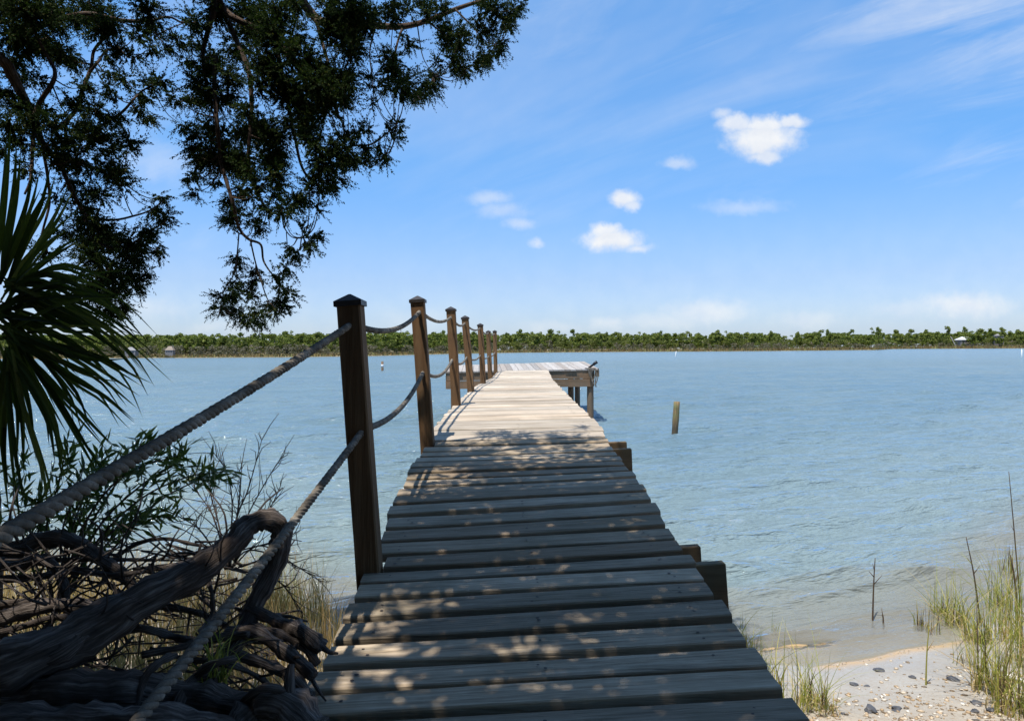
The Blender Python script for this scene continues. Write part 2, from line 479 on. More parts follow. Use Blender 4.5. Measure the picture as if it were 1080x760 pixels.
def cards(cent, size):
    n = len(cent); a = randdir(n); b = norm(np.cross(a, randdir(n)))
    s = np.asarray(size).reshape(-1, 1)
    k = rng.uniform(.6, 1.2, (n, 4, 1))
    V = np.stack([cent - a * s * k[:, 0], cent - b * s * .7 * k[:, 1], cent + a * s * k[:, 2], cent + b * s * .7 * k[:, 3]], 1).reshape(-1, 3)
    return V, np.arange(n * 4).reshape(n, 4)

def strips(base, az, height, lean, width, seg=5, droop=.0):
    """curved tapering blades: lean = horizontal reach of the tip"""
    n = len(base); t = np.linspace(0, 1, seg + 1)
    hd = np.stack([np.cos(az), np.sin(az), np.zeros(n)], 1)
    sd = np.stack([-np.sin(az), np.cos(az), np.zeros(n)], 1)
    ra = rng.uniform(0, PI, n)[:, None]
    sd = sd * np.cos(ra) + hd * np.sin(ra)
    V = np.zeros((n, seg + 1, 2, 3))
    for i, q in enumerate(t):
        c = base + hd * (lean * q ** 2.0)[:, None]
        zz = height * (q - np.asarray(droop) * q ** 3)
        c = c + np.stack([np.zeros(n), np.zeros(n), zz], 1)
        w = (width * (1 - q ** 1.6 * .96) / 2)[:, None]
        V[:, i, 0] = c - sd * w; V[:, i, 1] = c + sd * w
    idx = np.arange(n * (seg + 1) * 2).reshape(n, seg + 1, 2)
    Fc = np.stack([idx[:, :-1, 0], idx[:, :-1, 1], idx[:, 1:, 1], idx[:, 1:, 0]], -1).reshape(-1, 4)
    return V.reshape(-1, 3), Fc

def merge(parts):
    Vs, Fs, o = [], [], 0
    for V, Fc in parts:
        Vs.append(V); Fs.append(Fc + o); o += len(V)
    return np.vstack(Vs), np.vstack(Fs)

# ------------------------------------------------------------------ ground and water
def make_ground():
    ysr = np.concatenate([np.linspace(-40, 0, 16)[:-1], np.linspace(0, 7.5, 170), np.geomspace(7.6, 60, 30), np.geomspace(62, 4000, 110)])
    xs_ = np.concatenate([-np.geomspace(4000, 5.1, 80), np.linspace(-5, 5, 230), np.geomspace(5.1, 4000, 80)])
    X, Y = np.meshgrid(xs_, ysr)
    Z = g(X, Y)
    nx, ny = len(xs_), len(ysr)
    idx = np.arange(nx * ny).reshape(ny, nx)
    Fc = np.stack([idx[:-1, :-1], idx[:-1, 1:], idx[1:, 1:], idx[1:, :-1]], -1).reshape(-1, 4)
    V = np.stack([X, Y, Z], -1).reshape(-1, 3)
    soil = (sstep(.12, .3, Z + .03 * lump(X * 2, Y * 2)) * ((X < .9) | (Y < 2.5))).ravel()
    o = link_mesh('ground', V, Fc, M['ground'], smooth=True, attrs={'ridge': ridge(X, Y).ravel(), 'soil': soil})
    tag(o, kind='structure')
make_ground()

def make_water():
    ysr = np.concatenate([np.geomspace(2.3, 70, 680), np.geomspace(70.8, 4000, 60)])
    us = np.linspace(-1.6, 1.6, 640)
    Um, Y = np.meshgrid(us, ysr)
    X = Um * Y
    dep = np.maximum(-g(X, Y), 0)
    H = np.zeros_like(X); DX = np.zeros_like(X); DY = np.zeros_like(X)
    cell = Y * .0052
    r = np.random.default_rng(5)
    for lam in np.geomspace(.16, 1.7, 42):
        a = math.radians(r.normal(-68, 13))           # travel direction
        kx, ky = math.cos(a) * 2 * PI / lam, math.sin(a) * 2 * PI / lam
        amp = .0225 * lam ** .95 * r.uniform(.6, 1.3)
        ph = r.uniform(0, 2 * PI)
        # wave groups
        gp = .55 + .45 * np.sin(X * r.uniform(.15, .5) + Y * r.uniform(-.4, .4) + r.uniform(0, 6))
        fade = np.clip(lam / (cell * 4) - .6, 0, 1)
        th = kx * X + ky * Y + ph + .5 * np.sin(X * .7 + ph) + .4 * np.sin(Y * .9 + 2 * ph)
        H += amp * gp * fade * np.cos(th)
        DX -= amp * gp * fade * math.cos(a) * np.sin(th) * .8
        DY -= amp * gp * fade * math.sin(a) * np.sin(th) * .8
    sh = sstep(.0, .09, dep) * .9 + .10
    sh = np.where(dep <= 0, .0, sh)
    H *= sh; DX *= sh; DY *= sh
    H = np.maximum(H, -.45 * dep)
    V = np.stack([X + DX, Y + DY, H], -1).reshape(-1, 3)
    nx, ny = len(us), len(ysr)
    idx = np.arange(nx * ny).reshape(ny, nx)
    Fc = np.stack([idx[:-1, :-1], idx[:-1, 1:], idx[1:, 1:], idx[1:, :-1]], -1).reshape(-1, 4)
    o = link_mesh('water', V, Fc, M['water'], smooth=True, attrs={'depth': dep.ravel()})
    tag(o, kind='structure')
make_water()

# ------------------------------------------------------------------ the pier
DT = np.array([
    # depth, centre px, centre py, slope
    [-1.2, 0, 0, .05], [0.6, 0, 0, .055], [1.3, 0, 0, .057],
    [2.04, 565, 703.5, .057], [2.2, 562.5, 676, .060], [2.47, 558.5, 633.5, .0595], [2.62, 557.5, 615, .056],
    [2.78, 554.5, 597, .057], [2.93, 553.5, 581, .056], [3.09, 552, 567.5, .056], [3.33, 549.5, 543, .059],
    [3.61, 547.5, 522.5, .055], [3.91, 547, 505, .045], [4.26, 545, 491, .036], [4.74, 545, 474, .027], [5.05, 544.5, 463, .027],
    [5.4, 544.5, 450.5, .026], [6.26, 543.6, 438, .024], [8.35, 543, 419.5, .021], [10.9, 545, 406.9, .018],
    [13, 546.8, 401.7, .018], [15, 549.8, 398.6, .018], [17, 551.2, 393.4, .018], [18.4, 551.7, 390.2, .018]])
dX = (DT[:, 1] - CX) / F * DT[:, 0]; dY = -(DT[:, 2] - CY) / F * DT[:, 0]
dX[:3] = [.10, .085, .075]; dY[:3] = [-.90, -.875, -.862]
dd = np.linspace(-1.2, 18.6, 800)
sm = np.exp(-np.linspace(-2, 2, 17) ** 2); sm /= sm.sum()
def smooth_tab(v):
    q = np.interp(dd, DT[:, 0], v); qp = np.pad(q, 8, mode='reflect', reflect_type='odd'); return np.convolve(qp, sm, 'valid')
tX, tY, tS = smooth_tab(dX), smooth_tab(dY), smooth_tab(DT[:, 3])

def deck(d, u, v):
    """point on the pier: depth d, offset u across (m), v above the boards (m)"""
    x = np.interp(d, dd, tX); y = np.interp(d, dd, tY); s = math.atan(np.interp(d, dd, tS))
    cs, sn = math.cos(s), math.sin(s)
    return CAM + RM @ Vector((x + u * cs - v * sn, y + u * sn + v * cs, -d))

POSTS = [  # depth, top px, base px  (rail posts)
    (2.85, (369.5, 320), (389, 592)), (5.0, (440.7, 317.5), (450.7, 463)), (7.5, (475.6, 327), (481.3, 428)),
    (9.7, (490.6, 335.5), (496.5, 411)), (12.3, (506.5, 343), (509.5, 401)), (15.2, (515, 350), (517, 399)), (17.8, (521.8, 349.5), (522.8, 392))]

pier = thing('boardwalk_pier', (.05, 2, .0), 'long weathered plank walkway running out over the water to a square end platform', 'pier')

def make_decking():
    mb = MB(); nails = MB()
    d = -1.0; i = 0
    while d < 18.25:
        w = .1105 + U(-.004, .004); gap = .0395 + U(-.006, .006)
        if d > 4.95: w = .14 + U(-.003, .003); gap = .0075 + U(-.003, .003)
        if 5.62 < d < 5.78: gap = .022
        for (pd, *_r) in POSTS[:2]:
            if d < pd - .046 < d + w and pd - .046 - d > .07: w = pd - .046 - d
        a, b = d, d + w
        mid = (a + b) / 2
        uL = -.61 + U(-.012, .010); uR = .61 + U(-.010, .012)
        notch = False
        for (pd, *_r) in POSTS:
            if abs(mid - pd) < .032 + w / 2:
                pu = post_u(pd); uL = pu + .054; notch = True
        th = .036; lift = U(-.002, .002); skew = U(-.004, .004); tl = U(-.0025, .0025)
        nseg = 5; ch = .004
        us = np.linspace(uL, uR, nseg + 1)
        cup = U(-.0015, .003); bow = U(-.004, .004)
        rings = []
        for u in us:
            q = u / .61
            o = lift + tl * q + bow * (1 - q * q)
            e = skew * q
            rings.append([deck(a + e, u, o - th), deck(b + e, u, o - th), deck(b + e, u, o - ch - cup), deck(b + e - ch, u, o - cup),
                          deck(mid + e, u, o), deck(a + e + ch, u, o - cup), deck(a + e, u, o - ch - cup)])
        k = 7; vs = [p for r in rings for p in r]; fs = []
        for s in range(nseg):
            for j in range(k):
                j2 = (j + 1) % k
                fs.append((s * k + j, s * k + j2, (s + 1) * k + j2, (s + 1) * k + j))
        fs.append(tuple(range(k - 1, -1, -1))); fs.append(tuple(nseg * k + j for j in range(k)))
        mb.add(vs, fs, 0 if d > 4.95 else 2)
        if d < 7 and d > .5:
            for un in (-.50, 0.02, .50):
                for dn in (a + .035, b - .04):
                    if U(0, 1) < .15: continue
                    c = deck(dn + U(-.01, .01), un + U(-.015, .015), lift + .0015)
                    r = U(.0042, .0066)
                    vv = [c + Vector((math.cos(t) * r, math.sin(t) * r * 1.0, 0)) for t in np.linspace(0, 2 * PI, 8)[:-1]]
                    mb.add(vv, [tuple(range(7))], 1)
        d = b + gap; i += 1
    mb.build('decking', [M['deck'], M['nail'], M['shadedeck']], pier)

def post_u(pd):
    for (d, t, b) in POSTS:
        if d == pd:
            return (b[0] - CX) / F * d - np.interp(d, dd, tX)
make_decking()

def beam_at(d, u0, u1, top, h, th=.04, m='beam', name='cross_beam', roll=0.):
    mb = MB()
    a, b = deck(d, u0, top), deck(d, u1, top + roll)
    X = (b - a).normalized(); Y = Vector((0, 1, 0)); Z = X.cross(Y).normalized(); Y = Z.cross(X)
    c = (a + b) / 2 - Z * h / 2
    mb.box(c, (b - a).length, th, h, X, Y, Z, ch=.004)
    return mb.build(name, M[m], pier)

for k, (pd, t, b) in enumerate(POSTS):
    if k < 2:
        if k == 0:
            beam_at(pd - .085, -.56, .735, -.040, .175, .042, roll=.022); beam_at(pd + .13, -.56, .70, -.040, .175, .042, roll=.01)
        else:
            beam_at(pd - .22, -.56, .735, -.040, .165, .042, roll=.02); beam_at(pd - .02, -.56, .735, -.040, .165, .042, roll=.02)
    elif k < 6:
        beam_at(pd - .09, -.56, .60 + .02 * k, -.040, .18, .042); beam_at(pd + .07, -.56, .59, -.040, .18, .042)
# side joists under the boards
for u in (-.47, 0.0, .47):
    ds = np.linspace(-.95, 18.2, 60)
    V, Fs = [], []
    for i, d in enumerate(ds):
        for (q, v) in ((-.019, -.23), (.019, -.23), (.019, -.040), (-.019, -.040)): V.append(deck(d, u + q, v))
        if i:
            for j in range(4):
                j2 = (j + 1) % 4; Fs.append(((i - 1) * 4 + j, (i - 1) * 4 + j2, i * 4 + j2, i * 4 + j))
    Fs.append((3, 2, 1, 0)); Fs.append(tuple(len(V) - 4 + j for j in range(4)))
    link_mesh('joist', V, Fs, M['beam'], pier)

def pile_at(x, y, ztop, r=.075, name='pile', zb=-1.45, lean=(0, 0)):
    mb = MB(); n = 9
    zs = np.linspace(zb, ztop, n)
    mb.tube([Vector((x + lean[0] * (z - ztop), y + lean[1] * (z - ztop), z)) for z in zs], [r * (1 + .03 * math.sin(z * 3)) for z in zs], 12, wob=.02)
    return mb.build(name, M['pile'], pier, True)
# piles carrying the walkway's other edge
for (pd, t, b) in POSTS[:6]:
    p = deck(pd + .02, .50, -.05); pile_at(p.x, p.y, p.z, .05)

# end platform
FL, FR = P(468.8, 391.9, 18.3), P(632, 388.9, 18.3)
BL, BR = P(473.5, 385.2, 22.6), P(616, 381.0, 22.6)
def plat(u, v, w=0.):
    a = FL.lerp(FR, u); b = BL.lerp(BR, u); q = a.lerp(b, v); q.z += w; return q
def make_platform():
    mb = MB(); n = 27
    for i in range(n):
        u0, u1 = (i + .03) / n, (i + .97) / n
        v0, v1 = U(-.004, .004), 1 + U(-.004, .004); o = U(-.004, .004); th = .036
        mb.hexa([plat(u0, v0, o - th), plat(u1, v0, o - th), plat(u1, v1, o - th), plat(u0, v1, o - th),
                 plat(u0, v0, o), plat(u1, v0, o), plat(u1, v1, o), plat(u0, v1, o)])
    mb.build('platform_decking', M['platform'], pier)
    # fascia: two boards high on every side
    for (a, b, nm) in (((.012, .012), (.965, .012), 'front'), ((.012, .99), (.965, .99), 'back'), ((.012, .02), (.012, .98), 'l'), ((.965, .02), (.965, .98), 'r')):
        for k in range(2):
            mb = MB()
            A, B = plat(*a), plat(*b)
            top = -.042 - k * .196
            d_ = (B - A).normalized(); nrm = Vector((-d_.y, d_.x, 0)) * .02
            A2 = A + Vector((0, 0, top)); B2 = B + Vector((0, 0, top)); h = Vector((0, 0, -.19))
            off = Vector((0, 0, U(-.004, .004)))
            mb.hexa([A2 + h - nrm + off, B2 + h - nrm + off, B2 + h + nrm + off, A2 + h + nrm + off, A2 - nrm, B2 - nrm, B2 + nrm, A2 + nrm])
            mb.build('fascia_board', M['fascia'], pier)
    for (u, v, r) in ((.945, .035, .082), (.86, .5, .08), (.945, .95, .08), (.06, .035, .08), (.06, .5, .08), (.06, .95, .08), (.5, .95, .08), (.5, .06, .08)):
        p = plat(u, v, -.05); pile_at(p.x, p.y, p.z, r)
    for v in (.3, .7):
        mb = MB(); A, B = plat(.03, v, -.15), plat(.95, v, -.15); d_ = (B - A).normalized(); nrm = Vector((-d_.y, d_.x, 0)) * .02; h = Vector((0, 0, .2 / 2))
        mb.hexa([A - h - nrm, B - h - nrm, B - h + nrm, A - h + nrm, A + h - nrm, B + h - nrm, B + h + nrm, A + h + nrm]); mb.build('joist', M['beam'], pier)
    # corner plank that overhangs at the landing corner
    mb = MB()
    mb.hexa([plat(.962, .0, -.04), plat(1.0, .0, -.04), plat(1.0, .06, -.04), plat(.962, .06, -.04),
             plat(.978, .0, -.19), plat(1.0, .0, -.19), plat(1.0, .06, -.19), plat(.978, .06, -.19)][4:] +
            [plat(.978, .0, -.04), plat(1.0, .0, -.04), plat(1.0, .06, -.04), plat(.978, .06, -.04)])
    mb.build('corner_block', M['beam'], pier)
make_platform()

# things on the platform corner
def make_corner():
    c = plat(.955, .0, .0)
    mb = MB()
    for k in range(3):
        w = .03 + .018 * k; dp = .20 + .09 * k; ox = -.05 + .05 * k
        pts = []
        for t in np.linspace(-.15 * PI, 1.15 * PI, 22):
            pts.append(c + Vector((ox + math.cos(t) * w * 1.4, -.045 - .014 * k, .03 - max(0, math.sin(t)) * dp - .02)))
        mb.tube(pts, .013, 6)
    pts = [c + Vector((.05, -.06, .02)), c + Vector((.09, -.07, -.12)), c + Vector((.07, -.07, -.3)), c + Vector((.08, -.07, -.44))]
    mb.tube([Vector(q) for q in smoothline(pts, 14)], .014, 6)
    pts = [c + Vector((-.14, .02, .015)), c + Vector((-.02, -.02, .02)), c + Vector((.08, -.05, .015))]
    mb.tube([Vector(q) for q in smoothline(pts, 8)], .013, 6)
    o = mb.build('mooring_rope', M['rope'])
    tag(o, 'loops of pale mooring rope hanging over the corner of the end platform', 'rope')
    th = thing('rod_holder', plat(.95, .03), 'short black tube tilted upward on the corner of the end platform', 'rod holder')
    a = plat(.935, .03, .02); b = a + Vector((.21, .0, .155))
    mb = MB(); mb.tube([a, a.lerp(b, .55), a.lerp(b, .56), b], [.026, .026, .037, .039], 12); mb.build('tube', M['black'], th, True)
    mb = MB(); mb.box(plat(.937, .03, .012), .2, .06, .022); mb.build('base', M['black'], th)
make_corner()

# ------------------------------------------------------------------ rope railing
rail = thing('rope_railing', P(389, 592, 2.85), 'railing of capped square timber posts and two twisted ropes along the pier', 'railing')
def make_post(d, t, b, w=.089, dep=.089):
    A, B = P(b[0], b[1], d), P(t[0], t[1], d)
    Z = (B - A).normalized(); Y = Vector((0.015, 1, 0)); Y = (Y - Z * Y.dot(Z)).normalized(); X = Y.cross(Z)
    base = A + (A - B).normalized() * (A.z + 1.0) if d > 4 else A - Z * (A.z + .3)
    mb = MB(); Lg = (B - base).length; c = (B + base) / 2
    # slightly worn box with chamfered long edges
    n = 10; vs = []; ch = .006
    for i in range(n + 1):
        q = base + Z * Lg * i / n
        jx, jy = U(-.0012, .0012), U(-.0012, .0012)
        hw, hd = w / 2, dep / 2
        for (sx, sy) in ((-hw + ch, -hd), (hw - ch, -hd), (hw, -hd + ch), (hw, hd - ch), (hw - ch, hd), (-hw + ch, hd), (-hw, hd - ch), (-hw, -hd + ch)):
            vs.append(q + X * (sx + jx) + Y * (sy + jy))
    fs = []
    for i in range(n):
        for j in range(8):
            j2 = (j + 1) % 8; fs.append((i * 8 + j, i * 8 + j2, i * 8 + 8 + j2, i * 8 + 8 + j))
    fs += [tuple(range(7, -1, -1)), tuple(n * 8 + j for j in range(8))]
    mb.add(vs, fs)
    o = mb.build('post', M['post'], rail)
    cb = MB(); hw = w / 2 + .008; hd = dep / 2 + .008
    ring = lambda a, b_, z: [B + X * (-a) + Y * (-b_) + Z * z, B + X * a + Y * (-b_) + Z * z, B + X * a + Y * b_ + Z * z, B + X * (-a) + Y * b_ + Z * z]
    vs = ring(hw, hd, -.012) + ring(hw, hd, .008) + ring(.004, .004, .036)
    fs = [(3, 2, 1, 0), (8, 9, 10, 11)] + [(k + i, k + (i + 1) % 4, k + 4 + (i + 1) % 4, k + 4 + i) for k in (0, 4) for i in range(4)]
    cb.add(vs, fs)
    c = cb.build('cap', M['cap'], o); 
    return o
for p in POSTS: make_post(*p)
# the rail post just behind the camera that carries the near rope ends
P0 = Vector((-.72, .62, 1.62))
def post_plain(top, w=.089):
    mb = MB(); mb.box(Vector((top.x - .0, top.y, (top.z + .2) / 2)), w, w, top.z - .2, ch=.006); o = mb.build('post', M['post'], rail)
    cb = MB(); z = top.z
    vs = [Vector((top.x + a, top.y + b, z + .001)) for a, b in ((-.053, -.053), (.053, -.053), (.053, .053), (-.053, .053))] + [Vector((top.x, top.y, z + .035))]
    cb.add(vs, [(3, 2, 1, 0), (0, 1, 4), (1, 2, 4), (2, 3, 4), (3, 0, 4)]); cb.build('cap', M['cap'], o)
post_plain(P0)

def rope_path(nodes, sags):
    pts = []
    for i in range(len(nodes) - 1):
        a, b = nodes[i], nodes[i + 1]
        ln = (b - a).length; n = max(12, int(ln / (.013 if a.y < 5 else .03)))
        for k in range(n):
            t = k / n
            p = a.lerp(b, t); p = p + Vector((0, 0, -4 * sags[i] * t * (1 - t)))
            pts.append(p)
    pts.append(nodes[-1]); return pts

def make_rope(nodes, sags, R=.0132):
    pts = rope_path(nodes, sags); mb = MB()
    s = 0.; fr = []
    u = Vector((1, 0, 0))
    for i, p in enumerate(pts):
        t = (pts[min(i + 1, len(pts) - 1)] - pts[max(i - 1, 0)]).normalized()
        u = (u - t * u.dot(t)).normalized()
        if i: s += (p - pts[i - 1]).length
        fr.append((p, u.copy(), t.cross(u), s))
    for k in range(3):
        sp = []
        for (p, u_, w_, s_) in fr:
            a = s_ * 2 * PI / .066 + k * 2 * PI / 3
            sp.append(p + (u_ * math.cos(a) + w_ * math.sin(a)) * R * .56)
        mb.tube(sp, R * .52, 7)
    return mb.build('rope', M['rope'], rail, True)
TOPR = [(371, 341.5), (443, 328), (476, 334), (490.5, 340.5), (506.5, 346), (515.3, 351), (521.6, 351.8)]
LOWR = [(384, 452), (446.5, 391.5), (477, 378.8), (492.5, 376), (506.8, 374.5), (515.7, 375.5), (522, 371.5)]
ds_ = [p[0] for p in POSTS]
nt_ = [P(x, y, d) for (x, y), d in zip(TOPR, ds_)]
nl_ = [P(x, y, d) for (x, y), d in zip(LOWR, ds_)]
A0 = P(-14, 569, .95); A0 = A0 + (A0 - nt_[0]) * .16
B0 = P(137, 764, 1.3); B0 = B0 + (B0 - nl_[0]) * .36
make_rope([A0] + nt_, [.012, .07, .06, .06, .06, .05, .04])
make_rope([B0] + nl_, [.012, .075, .09, .07, .06, .05, .04])

# ------------------------------------------------------------------ marker posts in the water
def piling():
    p, d = water_hit(711.5, 457.5)
    mb = MB(); top = P(713.9, 423.5, d); low = P(711.3, 462, d); low = low + (low - top) * .8
    pts = [low.lerp(top, t) for t in np.linspace(0, 1, 12)] + [top + Vector((0, 0, .006))]
    mb.tube(pts, [.066 + .003 * math.sin(i * 1.7) for i in range(12)] + [.052], 14, wob=.02)
    for v in mb.v: v -= p
    o = mb.build('piling', M['piling'], None, True); o.location = p
    tag(o, 'round brown lichen covered piling standing alone in the water', 'piling')
piling()

def far_pole(px, py0, py1, w, m, name, label, cat, band=None, lean=0.):
    p, d = water_hit(px, py0)
    h = (py0 - py1) * d / F; r = w * d / F / 2
    t = thing(name, p, label, cat)
    mb = MB(); mb.tube([p + Vector((0, 0, -1)), p + Vector((lean * h, 0, h))], r, 8); mb.build('pole', M[m], t, True)
    if band:
        mb = MB(); mb.tube([p + Vector((lean * h * band[0], 0, h * band[0])), p + Vector((lean * h * band[1], 0, h * band[1]))], r * 1.12, 8); mb.build('band', M['white'], t, True)
far_pole(403.3, 391, 381, 2.6, 'pile', 'marker_post', 'short dark marker post with a pale band standing far out between near railing posts', 'marker post', (.42, .68))
far_pole(1077.6, 376.3, 367.4, 1.15, 'white', 'channel_marker', 'thin upright white pole standing far out below the white house', 'channel marker', (.9, 1.0))
far_pole(711.2, 376, 370.2, .65, 'white', 'channel_marker', 'thin tilted white pole far out beyond the lone piling', 'channel marker', None, .35)

# ------------------------------------------------------------------ far shore
def pine_proto(r):
    """unit-height pine: returns crown (V,F) and trunk (V,F)"""
    cs = []
    n = r.integers(12, 17)
    for k in range(n):
        h = r.uniform(.30, .92); w = .24 * math.sin(min(1, (1.05 - h) * 2.4) * PI / 2)
        a = r.uniform(0, 2 * PI); rr = w * r.uniform(.2, 1)
        c = np.array([math.cos(a) * rr, math.sin(a) * rr, h]); m = 42
        q = r.normal(size=(m, 3)); q = q / np.linalg.norm(q, axis=1, keepdims=True) * r.uniform(.4, 1, (m, 1)) * np.array([.13, .13, .085])
        cs.append(c + q)
    c = np.vstack(cs)
    V, Fc = cards(c, r.uniform(.03, .055, len(c)))
    tb = MB(); tb.tube([(0, 0, -.03), (r.uniform(-.01, .01), 0, .5), (r.uniform(-.02, .02), 0, .88)], [.013, .010, .004], 5)
    return (V, Fc), (np.array([list(v) for v in tb.v]), tb.f)

def oak_proto(r, lo=.05):
    cs = []
    for k in range(r.integers(9, 13)):
        h = r.uniform(lo + .12, .88); w = .42 * math.sin((1.0 - h) * PI * .62 + .25)
        a = r.uniform(0, 2 * PI); rr = w * r.uniform(.2, 1)
        c = np.array([math.cos(a) * rr, math.sin(a) * rr, h]); m = 34
        q = r.normal(size=(m, 3)); q = q / np.linalg.norm(q, axis=1, keepdims=True) * r.uniform(.4, 1, (m, 1)) * np.array([.16, .16, .13])
        cs.append(c + q)
    c = np.vstack(cs)
    return cards(c, r.uniform(.03, .06, len(c)))

rp = np.random.default_rng(3)
PINES = [pine_proto(rp) for _ in range(5)]
OAKS = [oak_proto(rp) for _ in range(4)]
TOP_PX = np.array([-400, 100, 180, 240, 300, 400, 450, 560, 700, 800, 870, 900, 1000, 1080, 1300], float)
TOP_PY = np.array([352, 352, 351.5, 353, 351.5, 349.5, 350.5, 350.5, 351, 350.5, 349.5, 351, 349, 348.5, 347], float)

def shore_base(px, k):
    sd = np.interp(px, SH_PX, SH_D); d = sd * k
    p = PN(px, 370, d); p[..., 2] = g(p[..., 0], p[..., 1]) if True else 0
    return p, d

def far_wood():
    parts_p, parts_o, parts_s = [], [], []
    def place(proto, px, k, toppy, sx):
        p, d = shore_base(np.array(px), k)
        top = PN(px, toppy, d)[2]; h = max(top - p[2], 1.5)
        V, Fc = proto
        a = rp.uniform(0, 2 * PI); ca, sa = math.cos(a), math.sin(a)
        W = np.stack([V[:, 0] * ca - V[:, 1] * sa, V[:, 0] * sa + V[:, 1] * ca, V[:, 2]], 1)
        return W * np.array([h * sx, h * sx, h]) + p, Fc
    for i in range(1300):
        px = rp.uniform(-330, 1330); k = rp.uniform(1.06, 1.30)
        ty = np.interp(px, TOP_PX, TOP_PY) + rp.uniform(-.6, 4.2)
        V, Fc = place(PINES[rp.integers(5)][0], px, k, ty, rp.uniform(.85, 1.2)); parts_p.append((V, Fc))
    for i in range(900):
        px = rp.uniform(-330, 1330); k = rp.uniform(1.05, 1.34)
        ty = np.interp(px, TOP_PX, TOP_PY) + rp.uniform(4, 12)
        parts_o.append(place(OAKS[rp.integers(4)], px, k, ty, rp.uniform(.7, 1.1)))
    for i in range(700):
        px = rp.uniform(-330, 1330); k = rp.uniform(1.035, 1.07)
        ty = np.interp(px, SH_PX, np.interp(SH_PX, [-400, 540, 1600], [367.5, 365.0, 361])) + rp.uniform(-3.5, 2.2)
        parts_s.append(place(OAKS[rp.integers(4)], px, k, ty, rp.uniform(.7, 1.3)))
    for i in range(1100):
        px = rp.uniform(-330, 1330); k = rp.uniform(1.07, 1.32)
        ty = np.interp(px, [-400, 540, 1600], [364.5, 361.0, 357]) + rp.uniform(-3, 2)
        (parts_o if rp.uniform() < .7 else parts_s).append(place(OAKS[rp.integers(4)], px, k, ty, rp.uniform(.9, 1.6)))
    V, Fc = merge(parts_p); Vo, Fo = merge(parts_o); Vs, Fs = merge(parts_s)
    Va, Fa = merge([(V, Fc), (Vo, Fo), (Vs, Fs)])
    mi = np.concatenate([np.zeros(len(Fc)), np.ones(len(Fo)), np.full(len(Fs), 2)])
    o = link_mesh('far_woodland', Va, Fa, [M['farpine'], M['faroak'], M['farscrub']], midx=mi)
    tag(o, 'dense green belt of pines and scrub along the far shore', 'woodland', kind='stuff')
    # marsh fringe
    n = 9000
    px = rng.uniform(-330, 1330, n); k = 1.0 + rng.uniform(0, 1, n) ** 1.5 * .07
    p, d = shore_base(px, k)
    V, Fc = strips(p - np.array([0, 0, .1]), rng.uniform(0, 2 * PI, n), rng.uniform(.7, 1.9, n) * d / 400, rng.uniform(0, .5, n), d / 400 * rng.uniform(.5, 1.3, n), 2)
    o = link_mesh('marsh_fringe', V, Fc, M['farmarsh'])
    tag(o, 'thin tan strip of marsh grass edging the far shore', 'marsh grass', kind='stuff')
far_wood()

ORD = ['first', 'second', 'third', 'fourth', 'fifth', 'sixth', 'seventh', 'eighth', 'ninth', 'tenth', 'eleventh', 'twelfth', 'thirteenth',
       'fourteenth', 'fifteenth', 'sixteenth', 'seventeenth', 'eighteenth', 'nineteenth', 'twentieth']
PINE_SETS = [
    ('tall far pine counting from the tan roofed hut toward the near railing post',
     [(190, 350.5), (203, 351), (214, 349.5), (222, 351), (233, 349.5), (243, 351), (254, 350), (269, 350.5), (279, 349.5), (290, 350), (301, 348.5), (308, 347.5), (320, 350), (336, 349.5), (345, 350)]),
    ('tall far pine counting outward between the near two railing posts', [(396, 349), (405, 347.5), (416, 347), (430, 348)]),
    ('tall far pine counting outward past the second railing post', [(458, 348), (467, 347), (484, 349), (500, 349)]),
    ('tall far pine counting from the last railing post toward the lone piling',
     [(533, 350), (548, 346.5), (563, 348), (571, 349), (581, 346.5), (590, 348), (604, 346.5), (630, 348.5), (639, 349.5), (650, 349.5), (675, 349), (696, 348)]),
    ('tall far pine counting from the lone piling toward the pale dead trunk',
     [(727, 347.5), (755, 346.5), (766, 348), (790, 348.5), (815, 347.5), (840, 348.5), (865, 346), (874, 346), (897, 345.5), (919, 344.5), (927, 344), (945, 347), (961, 346.5), (976, 346.5), (1000, 342)]),
    ('tall far pine counting from the white house outward', [(1019, 343), (1034, 346), (1045, 345.5), (1057, 344.5), (1075, 345.5)])]
crown_me, trunk_me = [], []
for (cV, cF), (tV, tF) in PINES:
    a = link_mesh('crown', cV, cF, M['farpine']); crown_me.append(a.data); bpy.data.objects.remove(a)
    a = link_mesh('trunk', [tuple(v) for v in tV], tF, M['trunk']); trunk_me.append(a.data); bpy.data.objects.remove(a)
for lab, lst in PINE_SETS:
    for i, (px, py) in enumerate(lst):
        p, d = shore_base(np.array(float(px)), rp.uniform(1.09, 1.18))
        h = PN(px, py, d)[2] - p[2]
        t = thing('pine_tree', Vector(p), ORD[i] + ' ' + lab, 'tree', 'pines standing tall along the far shore')
        s = h * rp.uniform(.6, .82); t.scale = (s, s, h); t.rotation_euler = (0, 0, rp.uniform(0, 6))
        k = int(rp.integers(5))
        for nm, me in (('trunk', trunk_me[k]), ('crown', crown_me[k])):
            c = bpy.data.objects.new(nm, me); COL.objects.link(c); c.parent = t

